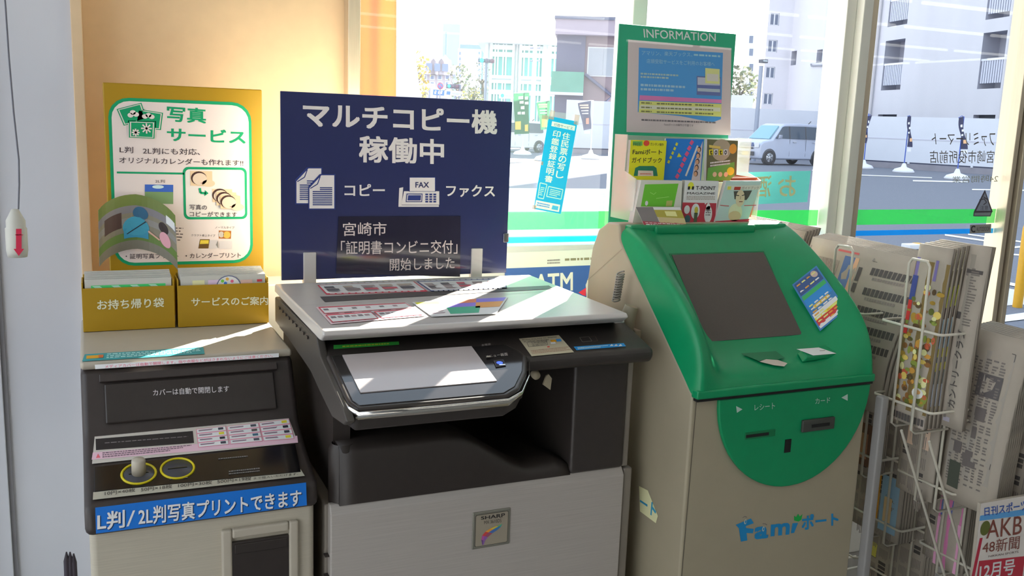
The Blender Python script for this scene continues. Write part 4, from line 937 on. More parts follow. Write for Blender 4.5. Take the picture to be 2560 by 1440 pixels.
b = MB(); q = [onY(x, y, IY-.004) for x, y in ((1566,97),(1829,119),(1828,340),(1562,332))]; b.add(q, [(0,3,2,1)], glassmat('clear_cover', .02)); part(b.build('clear_pocket', inf), 'clear plastic pocket')
# holder: clear acrylic tiers
HX0, HX1 = 1.112, 1.462
m_acr = M('acrylic', (236,236,228), .1, alpha=.35)
lh = thing('leaflet_holder', 'clear acrylic two-tier leaflet holder on the green terminal', 'holder', (1.285,1.86,-.215))
b = MB()
for x in (HX0, HX1-.003): b.prism([(1.80,-.211),(1.795,-.115),(1.845,-.10),(1.842,-.018),(1.898,-.018),(1.898,-.211)], x, x+.003, m_acr)
b.box(HX0+.003, HX1-.003, 1.892, 1.895, -.211, -.02, m_acr); b.box(HX0+.003, HX1-.003, 1.84, 1.843, -.211, -.125, m_acr); b.build('holder_body', lh, .001)
HZ = -.2105
def flyer(q, Y, th, lab, draw, name='leaflet', tiltf=0., group=None, copies=0, lean=.0):
    """stack of folded sheets whose front carries a print; q = pixel quad of the front"""
    p3 = [onY(x, y, Y) for x, y in q]
    b = MB(); n4 = [v_+Vector((0,th,0)) for v_ in p3]
    b.add(p3+n4, [(3,2,1,0),(4,5,6,7)]+[(i,(i+1)%4,(i+1)%4+4,i+4) for i in range(4)], m_paper)
    o_ = tag(b.build(name, None, .0005), lab, 'leaflet', group); f_ = face_front(Y-.0004); draw(f_, q); f_.build('cover_print', o_)
    return o_
YE = (206,190,36)
def d_guide(f, q):
    f.Q(q, YE, 0); f.Q([(1582,353),(1606,353),(1606,364),(1582,363)], (96,160,80), 1); f.T('FREE', [(1583,357),(1602,357),(1602,365),(1583,365)], (60,80,50), 2); a0, b0 = f.px(1616,358); f.ell(a0, b0, .008, .0065, (196,70,50), 1); f.T('カンタン操作', [(1626,356),(1659,358),(1659,365),(1626,364)], (60,56,40), 1)
    f.T('Famiポート', [(1582,372),(1655,374),(1655,386),(1581,386)], (50,48,40), 1, .015); f.T('ガイドブック', [(1580,393),(1654,394),(1654,407),(1579,407)], (50,48,40), 1, .015)
    f.P([(1584,440),(1588,420),(1598,415),(1634,415),(1641,420),(1644,440)], (40,110,84), 1); f.P([(1594,440),(1595,426),(1632,427),(1633,440)], (196,176,160), 2); f.G([(1600,432),(1628,432),(1628,437),(1600,437)], 1, (200,120,100), 3)
flyer([(1577,350),(1667,352),(1659,452),(1570,452)], 1.848, .012, 'yellow guide booklet in the top tier of the leaflet holder, far left', d_guide)
def d_blue(f, q):
    f.Q(q, (36,110,186), 0)
    f.P([(1757,352),(1750,452),(1728,452),(1738,400)], (186,176,180), 1)
    for k in range(5): f.L([(1693+(-5)*k,357+11*k),(1690-5*k,364+11*k)], .006, (206,200,60), 1)
    for k in range(7): f.L([(1732-6*k,352+14*k),(1726-6*k,361+14*k)], .009, (200,80,120), 1)
    f.L([(1744,364),(1714,440)], .005, (196,196,210), 2); f.P([(1697,382),(1704,392),(1692,393)], (216,210,60), 1)
    for k in range(5): a0, b0 = f.px(1747-2*k,374+15*k); f.ell(a0, b0, .006, .007, (70,50,50), 2); f.ell(a0-.001, b0-.001, .0045, .0055, (200,150,120), 3)
flyer([(1665,346),(1760,348),(1752,452),(1655,452)], 1.866, .006, 'blue leaflet with slanted lettering in the middle of the top tier', d_blue)
def d_toto(f, q):
    f.Q(q, (92,92,66), 0); a0, b0 = f.px(1803,375); f.ell(a0, b0, .028, .026, (150,140,120), 1); f.Q([(1770,420),(1836,405),(1836,452),(1766,452)], (92,150,70), 1); a0, b0 = f.px(1832,372); f.ell(a0, b0, .011, .012, (206,140,60), 2); a0, b0 = f.px(1826,428); f.ell(a0, b0, .011, .010, (200,190,60), 2)
    for k, ch in enumerate('toto'):
        x = 1772+12*k; c_ = (206,180,40) if k % 2 == 0 else (210,206,214); f.Q([(x,374),(x+10,373),(x+10,387),(x,388)], c_, 3); f.T(ch, [(x+2,376),(x+8,375),(x+8,386),(x+2,387)], (40,40,40), 4, .03)
    f.G([(1775,404),(1825,398),(1825,412),(1775,418)], 2, (200,196,190), 3); f.Q([(1772,362),(1800,366),(1800,372),(1772,369)], (190,170,90), 3)
    for k in range(3): a0, b0 = f.px(1786+14*k, 436); f.ell(a0, b0, .006, .006, (196,170,140), 3)
flyer([(1768,348),(1845,352),(1840,456),(1765,454)], 1.850, .010, 'dark green sports leaflet in the top tier, far right of the holder', d_toto)
# lower tier
def d_card(f, q):
    f.Q(q, (186,186,174), 0); f.Q([(1612,461),(1696,459),(1684,517),(1602,516)], (96,168,50), 1); a0, b0 = f.px(1616,508); f.ell(a0, b0, .004, .0055, (206,206,200), 2); f.Q([(1666,502),(1681,501),(1679,515),(1664,516)], (160,160,90), 2); f.L([(1625,481),(1634,486),(1640,481)], .001, (150,200,110), 2); f.L([(1640,496),(1672,492)], .001, (150,200,110), 2)
flyer([(1603,451),(1706,452),(1700,566),(1580,566)], 1.790, .020, 'white leaflet with a bright green card in the lower tier, left', d_card)
def d_tp(f, q):
    f.Q(q, (206,196,190), 0); f.P([(1706,506),(1791,508),(1786,566),(1702,566)], (160,52,64), 1)
    a0, b0 = f.px(1727,464); f.ell(a0, b0, .008, .008, (206,200,60), 1); f.Q([(1720,466),(1725,466),(1724,474),(1719,474)], (40,40,40), 2); f.Q([(1730,466),(1735,466),(1734,474),(1729,474)], (40,40,40), 2)
    f.T('T-POINT', [(1740,465),(1789,466),(1788,475),(1739,475)], (46,44,44), 1, .02); f.T('MAGAZINE', [(1718,480),(1788,481),(1787,486),(1717,486)], (60,56,56), 1, .01); f.G([(1717,489),(1788,490),(1787,500),(1716,500)], 3, (150,140,130), 1)
    for x, y, rx, ry in ((1717,524,.008,.010),(1738,528,.012,.018),(1770,536,.011,.020)): a0, b0 = f.px(x, y); f.ell(a0, b0, rx, ry, (206,196,190), 2)
    a0, b0 = f.px(1770,518); f.ell(a0, b0, .006, .010, (206,196,190), 2); f.P([(1761,505),(1769,505),(1762,512)], (206,196,190), 2)
    a0, b0 = f.px(1740,525); f.ell(a0, b0, .005, .008, (170,160,60), 3); f.Q([(1735,532),(1744,532),(1741,556),(1733,556)], (70,80,60), 3); a0, b0 = f.px(1718,548); f.ell(a0, b0, .008, .010, (60,90,96), 3); f.G([(1764,522),(1777,523),(1775,540),(1763,540)], 3, (120,110,110), 3, unit=3)
flyer([(1713,451),(1797,453),(1789,568),(1702,568)], 1.793, .014, 'white and red points magazine in the lower tier, middle', d_tp)
def d_face(f, q):
    f.Q(q, (166,186,180), 0); f.Q([(1818,464),(1902,463),(1899,474),(1816,475)], (206,196,180), 1); f.Q([(1836,467),(1852,467),(1850,475),(1834,475)], (160,60,50), 2); f.T('ガイドブック', [(1855,466),(1897,466),(1896,473),(1854,474)], (120,100,90), 2); f.Q([(1819,466),(1828,466),(1827,474),(1818,474)], (200,190,80), 2)
    f.P([(1834,478),(1880,476),(1872,492),(1866,500),(1836,498)], (74,72,66), 1); a0, b0 = f.px(1850,496); f.ell(a0, b0, .013, .020, (196,176,146), 2); f.L([(1840,488),(1847,489)], .0018, (60,56,50), 3); f.L([(1854,489),(1861,487)], .0018, (60,56,50), 3); f.L([(1847,504),(1856,504)], .0018, (120,70,60), 3); f.L([(1851,490),(1850,498)], .0012, (150,120,96), 3)
    a0, b0 = f.px(1838,532); f.ell(a0, b0, .020, .022, (206,200,160), 1); a0, b0 = f.px(1836,540); f.ell(a0, b0, .018, .012, (190,170,130), 2); f.L([(1800,513),(1822,515)], .0018, (176,80,80), 2); f.L([(1860,514),(1890,513)], .0018, (176,80,80), 2)
    f.Q([(1788,553),(1873,547),(1868,562),(1783,568)], (166,52,68), 2)
flyer([(1816,452),(1904,452),(1866,562),(1783,568)], 1.788, .012, 'guide booklet with a face in the lower tier, far right', d_face)
for k in range(5):
    q = [(1830+3*k,445-2*k),(1893+2*k,443+k),(1893+2*k,449+k),(1826+3*k,449-2*k)]; Y = 1.803+.004*k
    p3 = [onY(x, y, Y) for x, y in q]; p3 = [p3[0], p3[1], Vector((p3[2].x-.02,Y,-.205)), Vector((p3[3].x-.02,Y,-.205))]
    b = MB(); n4 = [v_+Vector((0,.0025,0)) for v_ in p3]; b.add(p3+n4, [(3,2,1,0),(4,5,6,7)]+[(i,(i+1)%4,(i+1)%4+4,i+4) for i in range(4)], M('red_orange_paper' if k % 2 == 0 else 'peach_paper', (206,96,60) if k % 2 == 0 else (226,180,140), .6, noise=.04))
    tag(b.build('guide_booklet'), 'orange-edged booklet stacked behind the guide booklet with a face', 'booklet', 'booklets behind the face guide')
# brochure with bent flap lying on the console top
def d_flap():
    qt = [(1589,517),(1705,520),(1716,553),(1618,560)]
    rows = [[(1589,518,1.780),(1700,518,1.780)],[(1601,543,1.764),(1712,549,1.764)],[(1611,566,1.752),(1718,571,1.752)],[(1618,577,1.742),(1722,594,1.742)]]
    b = MB(); P = [[onY(x, y, Y) for x, y, Y in r] for r in rows]
    def fm(a, v_, l):
        k = min(2, max(0, int(v_*3))); t = v_*3-k; L = P[k][0].lerp(P[k+1][0], t); R = P[k][1].lerp(P[k+1][1], t); return L.lerp(R, a)+Vector((0,-.0005*l,.0002*l))
    b.grid([[fm(a/6, v_/9, 0) for a in range(7)] for v_ in range(10)], m_paper)
    o_ = tag(b.build('folded_flyer', solid=.0006), 'folded flyer drooping over the green edge in front of the left leaflet', 'leaflet')
    p = Print(fmap=fm)
    def r(a0, v0, a1, v1, c, l=1): p.quad([(a0,v0),(a1,v0),(a1,v1),(a0,v1)], c, l, 4, 4)
    r(.0,0,.38,.48,(112,106,106)); r(.38,0,1,.08,(196,190,190)); r(.38,.08,1,.30,(150,140,60)); r(.40,.30,1,.50,(176,160,120)); r(0,.48,1,.66,(150,60,70)); r(0,.66,1,.76,(70,64,64)); r(0,.76,1,1,(206,200,200)); r(.6,.12,.85,.26,(206,190,130),2)
    rd = random.Random(5)
    for v0, c in ((.52,(206,170,170)),(.58,(206,190,190)),(.69,(150,140,140)),(.80,(90,140,90)),(.86,(180,100,110)),(.92,(180,120,130))):
        x = .05
        while x < .92: w = rd.uniform(.03,.09); r(x, v0, x+w, v0+.03, c, 3); x += w+.02
    p.build('flyer_print', o_)
d_flap()
# small lit object: white lip at the terminal's right top is the cabinet itself
# ================================================================ newspaper rack
m_wire = M('white_wire', (222,216,200), .4, noise=.02, nscale=30)
m_news = M('newsprint', (186,176,162), .8, noise=.05, nscale=25)
def edge_mat(key, c1, c2, sc):
    if key in MATS: return MATS[key]
    mt = M(key, c1, .8); t = mt.node_tree; bs = t.nodes['Principled BSDF']
    w = t.nodes.new('ShaderNodeTexNoise'); w.inputs['Scale'].default_value = 3; mp = t.nodes.new('ShaderNodeMapping'); mp.inputs['Scale'].default_value = (sc,1,.6); co = t.nodes.new('ShaderNodeTexCoord')
    rp = t.nodes.new('ShaderNodeValToRGB'); rp.color_ramp.elements[0].color = (*lin(c2),1); rp.color_ramp.elements[1].color = (*lin(c1),1); rp.color_ramp.elements[0].position = .4; rp.color_ramp.elements[1].position = .6
    t.links.new(co.outputs['Object'], mp.inputs[0]); t.links.new(mp.outputs[0], w.inputs['Vector']); t.links.new(w.outputs['Fac'], rp.inputs[0]); t.links.new(rp.outputs[0], bs.inputs['Base Color']); return mt
m_edge = edge_mat('page_edges', (196,186,170), (120,112,104), 220)
rk = thing('newspaper_rack', 'white wire newspaper rack stepped in tiers right of the green terminal', 'rack', (1.72,1.66,FLOOR))
YCOL = [(1.352,1.515),(1.571,1.75),(1.80,1.985)]
TIER = [(1.60,-.404,-.574),(1.70,-.599,-.769),(1.80,-.795,-.966),(1.90,-.99,-1.16)]
def wire(pts, r=.0024, n=6): 
    b = MB(); b.tube(pts, r, m_wire, n); return b.build('wire', rk)
for ti, (X0, z1, z0) in enumerate(TIER):
    X1 = X0+.108
    for yn, yf in YCOL:
        b = MB()
        for z in (z1, z0): b.tube([(X1,yn,z),(X0+.006,yn,z),(X0,yn+.006,z),(X0,yf-.006,z),(X0+.006,yf,z),(X1,yf,z)], .0032, m_wire, 6)
        zb, zt = z0-.058, z1+.148
        y1, y2 = yn+.045, yn+.10
        b.tube([(X1,y1,zb),(X0+.01,y1,zb),(X0-.0034,y1,zb+.008),(X0-.0034,y1,zt-.01),(X0-.0034,y1+.008,zt),(X0-.0034,y2-.008,zt),(X0-.0034,y2,zt-.01),(X0-.0034,y2,zb+.008),(X0+.01,y2,zb),(X1,y2,zb)], .0032, m_wire, 6)
        b.build('wire_pocket', rk)
b = MB()
for Y in (1.345, 1.99):
    b.tube([(1.594,Y,-.631),(1.99,Y,-1.40)], .0030, m_wire, 8); b.build('brace', rk); b = MB()
b.tube([(1.594,1.42,-.631),(1.787,1.42,-1.008),(1.98,1.42,-1.385)], .0032, m_wire, 8); b.build('brace', rk)
for Y in (1.452, 1.93):
    b = MB(); b.box(1.552, 1.572, Y-.011, Y+.011, FLOOR+.001, -.56, M('rack_post', (160,158,156), .45, noise=.02)); part(b.build('post', rk, .004), 'flat white post')
    b = MB(); b.box(1.546, 2.03, Y-.012, Y+.012, FLOOR+.001, FLOOR+.022, m_post); b.build('foot', rk, .004)
b = MB(); b.box(2.005, 2.03, 1.36, 2.0, FLOOR+.023, FLOOR+.045, m_post); b.box(2.005,2.03,1.36,1.39,FLOOR+.045,-1.0,m_post); b.box(2.005,2.03,1.97,2.0,FLOOR+.045,-1.0,m_post); b.build('front_rail', rk, .003)

rdn = random.Random(21)
def newspaper(X, Yn, Yf, zb, zt, th, lean, lab, draw=None, group=None, mat=None, curl=0., bulge=.004, name='newspaper'):
    """folded newspaper standing in a pocket; its printed side faces -X. a runs from the far edge to the near one, b upwards"""
    Wd, Hd = Yf-Yn, zt-zb
    def fm(a, v, l):
        t = max(0, v/Hd); s_ = a/Wd
        return Vector((X + lean*t**1.7 + curl*(s_**2)*t*t - bulge*math.sin(math.pi*min(1,max(0,t)))*.6 - bulge*math.sin(math.pi*s_) - l*.0004, Yf - a, zb + v - .35*abs(lean)*t*t*.5 - curl*.25*s_*s_*t*t))
    b = MB(); nv, na = 12, 6
    F = [[fm(Wd*i/na, Hd*j/nv, 0) for i in range(na+1)] for j in range(nv+1)]
    B = [[p + Vector((th,0,0)) for p in r] for r in F]
    b.grid([r[::-1] for r in F][::-1][::-1], mat or m_news); b.grid(B, mat or m_news)
    for ca, cb in ((F,B),):
        b.grid([[r[-1] for r in F],[r[-1] for r in B]], m_edge); b.grid([[r[0] for r in B],[r[0] for r in F]], m_edge); b.grid([F[-1],B[-1]], m_edge); b.grid([B[0],F[0]], m_edge)
    o_ = b.build(name, None, weld=True); tag(o_, lab, 'newspaper', group)
    if draw:
        p = Print(fmap=fm); draw(p, Wd, Hd); p.build('page_print', o_)
    return o_
NI = (74,70,68); NM = (120,112,106)
def page(seed, pics=(), heads=3, big=False):
    def d(p, W_, H_):
        rd = random.Random(seed)
        def cell(a0, v0, a1, v1, c, l=1): p.rect(a0, v0, a1, v1, c, l)
        y = H_-.012
        cell(.006, y-.004, W_-.006, y, NM)
        x = .008
        while x < W_-.02:
            w = rd.uniform(.018, .035); yy = y-.01
            while yy > .015:
                h = rd.choice((.03,.045,.06)); 
                if rd.random() < .22 and heads:
                    for j in range(int(h/.012)): cell(x+.002, yy-.012*j-.009, x+w*.8, yy-.012*j, NI)
                else:
                    k = 0
                    while k*.0045 < w-.004: cell(x+.001+k*.0045, yy-h*rd.uniform(.75,.95), x+.0032+k*.0045, yy, NM); k += 1
                yy -= h+.006
            x += w+.003
        for a0, v0, a1, v1, c in pics: cell(a0*W_, v0*H_, a1*W_, v1*H_, c, 3)
    return d
# tier one, middle: the broad front pages that flop to the right
def pageA(p, W_, H_):
    p.rect(.004, H_-.03, W_*.62, H_-.022, NM, 1)
    p.rect(.10, H_-.022, .16, H_-.017, (170,80,80), 2)
    p.rect(.125, H_-.115, .155, H_-.03, (70,96,140), 2); p.rect(.155, H_-.115, .166, H_-.03, (190,150,120), 2); p.rect(.172, H_-.085, .182, H_-.05, NI, 2); p.rect(.172,H_-.112,.182,H_-.09,NI,2)
    for y, c in ((.045,12),(.095,11),(.14,10),(.185,9),(.225,8)):
        x = .205
        while x < .315: p.rect(x, H_-y-.018, x+.0085, H_-y, NI, 2); x += .0105
        x = .215
        while x < .29: p.rect(x, H_-y-.030, x+.005, H_-y-.023, NM, 2); x += .0065
    rd = random.Random(4)
    for r in range(4):
        x = .006
        while x < (.115 if r < 2 else .19): p.rect(x, H_-.045-.055*r-.046, x+.0022, H_-.045-.055*r, NM, 1); x += .0048
    p.line([(.2,H_-.03),(.325,H_-.03),(.325,.05)], .001, NI, 2)
AX = 1.624
for k in range(7):
    newspaper(AX+.008*k, 1.516-.006*k, 1.842, -.628, -.250+.0015*k, .0068, .055, 'broadsheet with bold headlines flopping to the right beside the green terminal' if k == 0 else 'folded broadsheet behind the headline page in the upper middle pocket', pageA if k == 0 else None, 'upper middle newspapers', curl=.075, bulge=.007)
# tier one, far: papers beyond
for k in range(5): newspaper(1.612+.010*k, 1.86, 2.12, -.628, -.236+.002*k, .009, .03, 'folded newspaper in the farthest upper pocket by the window' if k else 'front newspaper in the farthest upper pocket, its top sunlit', page(30) if k == 0 else None, 'farthest upper newspapers', curl=.03)
# tier one, near: colourful food pages
def pageB(p, W_, H_):
    rd = random.Random(9); FOOD = [(150,120,50),(176,130,60),(120,84,46),(90,96,46),(196,170,90),(170,84,60),(120,130,60),(206,190,140),(84,66,46)]
    p.rect(0, .03, W_, H_-.035, (110,92,56), 1, 2, 8)
    p.rect(.002, H_-.075, W_*.7, H_-.03, (110,100,150), 2); p.rect(0, H_-.125, .016, H_-.07, (60,70,130), 3)
    for k in range(110):
        a, v = rd.uniform(.006, W_-.006), rd.uniform(.045, H_-.09); p.ell(a, v, rd.uniform(.004,.010), rd.uniform(.004,.009), rd.choice(FOOD), 2+k % 3, 10)
    for v in (H_-.17,H_-.20,H_-.145): p.rect(.001, v, .012, v+.02, (180,50,50), 5)
    p.ell(W_*.72, .075, .014, .012, (206,200,190), 6, 14); p.ell(W_*.72, .078, .008, .005, (206,150,100), 7, 12)
    p.rect(0, 0, W_, .026, (150,140,132), 5); 
    x = .004
    while x < W_-.006: p.rect(x, .006, x+.006, .021, NI, 6); x += .0085
def pageB2(p, W_, H_):
    p.rect(0, .03, W_, H_-.03, (128,120,96), 1, 2, 8); p.rect(0, H_-.05, W_, H_-.012, (196,188,160), 2)
    for j, (v0, v1, c) in enumerate(((H_-.13,H_-.085,(170,176,60)),(H_-.155,H_-.13,(70,60,60)),(H_-.22,H_-.155,(150,176,190)),(H_-.27,H_-.22,(176,170,70)),(.10,.16,(96,104,104)),(.05,.10,(150,160,176)))): p.rect(0, v0, W_, v1, c, 2)
    for k in range(12): p.rect(.0, H_-.046+.0028*k, W_, H_-.0448+.0028*k, (120,112,100), 3)
for k in range(4):
    newspaper(1.612+.0125*k, 1.376, 1.465-.002*k, -.618, -.222+.002*k, .009, .024, 'food advert newspaper with photos of dishes, front of the near upper pocket' if k == 0 else 'food advert newspaper tucked behind the front one in the near upper pocket', pageB if k == 0 else pageB2, 'food advert newspapers')
def pageC(p, W_, H_):
    p.rect(.008,.03,W_-.03,H_-.02,(132,126,116),1,2,6); p.rect(.01,H_-.07,W_-.055,H_-.03,(96,90,84),2)
    q = [(W_-.028,.10),(W_-.028,.30),(W_-.052,.30),(W_-.052,.10)]
    p.textq('カントリークラブ', [(W_-.040,.045),(W_-.040,.215),(W_-.022,.215),(W_-.022,.045)], NI, 3, .02)
    p.rect(W_-.045,H_-.06,W_-.008,H_-.052,NI,2); p.rect(W_-.046,.02,W_-.040,H_-.05,(110,104,98),2); p.rect(.01,H_-.16,W_-.04,H_-.145,NI,3); p.rect(W_-.10,.012,W_-.03,.022,(150,146,156),2)
    rd = random.Random(3)
    for k in range(52): v = .04+.006*k; (v > .225) and p.rect(W_-.034,v,W_-.034+rd.uniform(.006,.02),v+.003,(104,98,92),2); p.rect(.012,v,.012+rd.uniform(.01,.035),v+.003,(110,104,98),2)
newspaper(1.666, 1.328, 1.462, -.612, -.214, .012, .022, 'grey advert newspaper with vertical lettering, nearest in the upper near pocket', pageC)
# tier two near
def pageD(p, W_, H_):
    p.rect(.01,.06,W_-.022,H_-.04,(140,134,126),1,2,6); p.line([(.01,H_-.03),(W_-.024,H_-.035),(W_-.024,.10)], .0015, NI, 3); p.rect(W_-.09,H_-.14,W_-.035,H_-.09,(84,80,80),3)
    rd = random.Random(13)
    for c in range(6):
        for k in range(46):
            if rd.random() < .75: a, v = .014+c*(W_-.045)/6, .045+k*(H_-.10)/46; p.rect(a, v, a+rd.uniform(.006,.0125), v+.0035, (104,98,94), 2)
    for k in range(9): a, v = rd.uniform(.015,W_-.06), rd.uniform(.08,H_-.18); p.rect(a, v, a+rd.uniform(.01,.03), v+rd.uniform(.01,.03), (96,90,88), 3)
    p.rect(.02,.03,.05,.09,(70,74,66),3)
for k in range(7):
    newspaper(1.708+.0105*k, 1.258+.003*k, 1.40, -.785, -.396+.0012*k, .0095, .03, 'grey folded newspaper, front of the second pocket down' if k == 0 else 'grey folded newspaper stacked in the second pocket down', pageD if k == 0 else None, 'second tier near newspapers', curl=.02)
for k in range(5): newspaper(1.703+.010*k, 1.412+.004*k, 1.515, -.812, -.425+.002*k, .0085, .01, 'pastel food leaflet newspaper below the food advert pages' if k == 0 else 'purple-edged newspaper stacked below the food advert pages', page(41, ((.1,.55,.9,.75,(170,176,120)),(.2,.3,.8,.5,(206,170,150)))) if k == 0 else None, 'second tier pastel newspapers', mat=M('pastel_print', (150,140,150), .7, noise=.25, nscale=60) if k else None)
# tier two middle and far
for k in range(5): newspaper(1.704+.010*k, 1.58+.004*k, 1.80, -.815, -.46+.002*k, .008, .012, 'newspaper with a brown dish photo, seen between terminal and wires' if k == 0 else 'folded newspaper behind the dish photo page', page(51, ((.60,.05,.98,.35,(110,84,66)),(.66,.10,.86,.28,(170,130,100)))) if k == 0 else None, 'second tier middle newspapers')
for k in range(4): newspaper(1.704+.011*k, 1.815, 1.99, -.815, -.46+.002*k, .009, .01, 'newspaper in the second tier nearest the window' if k == 0 else 'newspaper stacked in the second tier nearest the window', page(53) if k == 0 else None, 'second tier window newspapers')
# tier three
for k in range(6): newspaper(1.807+.0105*k, 1.248+.003*k, 1.36, -.985, -.59+.002*k, .0092, .02, 'small-print newspaper low at the right edge of the rack' if k == 0 else 'newspaper stacked low at the right edge of the rack', page(61, heads=1) if k == 0 else None, 'third tier near newspapers')
def pageP(p, W_, H_):
    p.rect(0,0,W_,H_,(180,110,150),1,2,6); p.rect(W_*.1,H_*.35,W_*.6,H_*.75,(80,100,160),2); p.rect(W_*.5,H_*.5,W_*.95,H_*.9,(160,110,90),3); p.ell(W_*.5,H_-.05,.014,.016,(206,160,170),4); p.rect(0,.0,W_,.12,(206,140,170),4)
newspaper(1.803, 1.405, 1.47, -1.00, -.64, .010, .012, 'pink and blue tabloid in the third tier behind the wires', pageP)
for k in range(5): newspaper(1.818+.011*k, 1.40+.003*k, 1.515, -1.00, -.63+.002*k, .009, .01, 'plain folded newspaper behind the pink tabloid', page(63) if k == 0 else None, 'third tier plain newspapers')
for k in range(5): newspaper(1.805+.010*k, 1.58, 1.78, -1.005, -.64+.002*k, .008, .01, 'newspaper with an ochre and blue picture low behind the white post' if k == 0 else 'newspaper stacked behind the ochre picture page', page(71, ((.52,.10,.66,.48,(190,140,50)),(.68,.05,.95,.45,(130,160,180)),(.74,.12,.86,.30,(196,170,130)))) if k == 0 else None, 'third tier middle newspapers')
for k in range(4): newspaper(1.806+.011*k, 1.81, 1.985, -1.005, -.64+.002*k, .009, .01, 'newspaper in the third tier nearest the window', page(73) if k == 0 else None, 'third tier window newspapers')
# tier four
for k in range(4): newspaper(1.906+.012*k, 1.40, 1.515, -1.20, -.84+.002*k, .010, .01, 'newspaper in the bottom near pocket', page(81) if k == 0 else None, 'bottom near newspapers')
for k in range(4): newspaper(1.906+.012*k, 1.58, 1.76, -1.20, -.83+.002*k, .010, .01, 'newspaper with a yellow side strip in the bottom middle pocket' if k == 0 else 'newspaper in the bottom middle pocket', page(83, ((.0,.2,.16,.95,(206,186,90)),(.02,.5,.12,.9,(190,120,50)))) if k == 0 else None, 'bottom middle newspapers')
# sports paper facing the camera
EYp = 1.226
b = MB(); q = [onY(x, y, EYp) for x, y in ((2452,1259),(2600,1233),(2570,1500),(2424,1520))]
b.add(q+[v_+Vector((0,.008,0)) for v_ in q], [(3,2,1,0),(4,5,6,7)]+[(i,(i+1)%4,(i+1)%4+4,i+4) for i in range(4)], m_news)
sp_o = tag(b.build('sports_newspaper', None, .001), 'white and red sports paper with large lettering at the lower right corner', 'newspaper')
f = face_front(EYp-.0004); SW = (190,184,178)
f.Q([(2452,1259),(2600,1233),(2570,1500),(2424,1520)], SW, 1); f.Q([(2450,1289),(2592,1268),(2590,1284),(2448,1302)], (80,140,190), 2)
f.T('日刊スポーツ', [(2460,1268),(2566,1248),(2566,1276),(2460,1290)], (50,80,150), 3, .02)
f.Q([(2449,1345),(2456,1344),(2436,1440),(2428,1441)], (160,40,60), 2)
a0, b0 = f.px(2462,1320); f.ell(a0, b0, .014, .016, (84,90,40), 3)
f.T('AKB', [(2466,1301),(2556,1288),(2552,1334),(2464,1346)], (110,60,50), 4, .0); f.T('48新聞', [(2456,1352),(2549,1338),(2546,1372),(2454,1384)], (110,60,50), 4, .0); f.T('NIKKAN SPORTS', [(2470,1388),(2545,1376),(2545,1381),(2470,1393)], (80,60,56), 4)
f.Q([(2447,1402),(2562,1390),(2545,1520),(2430,1520)], (160,44,58), 2); f.T('12月号', [(2449,1411),(2538,1396),(2534,1436),(2446,1448)], (206,196,196), 3, .03)
f.build('paper_print', sp_o)
# ================================================================ outside: ground
GZ = -1.5
m_asph = M('asphalt', (118,122,134), .85, noise=.12, nscale=30, gain=.85)
m_conc = M('pale_concrete', (216,213,208), .8, noise=.05, nscale=4, gain=1.0)
m_line = M('road_paint', (235,236,238), .7, noise=.04, nscale=8)
b = MB(); b.add([(-120,2.46,GZ),(160,2.46,GZ),(160,260,GZ),(-120,260,GZ)], [(0,1,2,3)], m_asph); b.add([(-120,-40,GZ),(-1.37,-40,GZ),(-1.37,2.46,GZ),(-120,2.46,GZ)], [(0,1,2,3)], m_asph)
def gpoly(b, pts, mt, h):
    q = [onZ(x, y, GZ)+Vector((0,0,h)) for x, y in pts]; 
    if sum(q[i].x*q[(i+1)%len(q)].y-q[(i+1)%len(q)].x*q[i].y for i in range(len(q))) < 0: q.reverse()
    b.add(q, [tuple(range(len(q)))], mt)
gpoly(b, [(2440,708),(2557,728),(2620,745),(2620,790),(2557,762),(2423,771)], m_conc, .004)
gpoly(b, [(2362,586),(2486,604),(2484,608),(2362,590)], m_line, .006); gpoly(b, [(2420,585),(2600,610),(2600,614),(2420,588)], m_line, .006)
gpoly(b, [(2455,630),(2600,640),(2600,644),(2455,634)], m_line, .006); gpoly(b, [(2470,622),(2600,612),(2600,616),(2470,627)], m_line, .006)
gpoly(b, [(2442,691),(2600,722),(2600,730),(2441,698)], m_line, .007); gpoly(b, [(2350,812),(2620,775),(2620,793),(2350,826)], m_line, .007)
gpoly(b, [(2470,902),(2640,890),(2640,915),(2470,925)], m_line, .007); gpoly(b, [(2460,985),(2660,945),(2660,985),(2460,1022)], m_line, .007)
gpoly(b, [(2440,1090),(2700,1060),(2700,1110),(2440,1130)], m_line, .007)
gpoly(b, [(2120,436),(2330,444),(2330,446),(2120,438)], m_line, .01); gpoly(b, [(2282,451),(2420,454),(2420,457),(2282,454)], m_line, .01); gpoly(b, [(2430,473),(2620,476),(2620,479),(2430,476)], m_line, .01)
gpoly(b, [(2030,425),(2110,428),(2110,430),(2030,427)], m_line, .01)
tag(b.build('parking_lot'), None, None, None, 'structure')
b = MB(); b.prism([(-40,2.9),(2.2,2.9),(3.4,5.5),(11.4,19),(-40,19)], GZ, GZ+.05, m_conc, 'Z'); struct(b.build('floor_pavement', None))
b = MB(); b.box(-3, 14, 2.462, 2.9, GZ, GZ+.08, M('step_concrete', (150,148,148), .85, noise=.06, nscale=6)); struct(b.build('trim_12', None, .01))

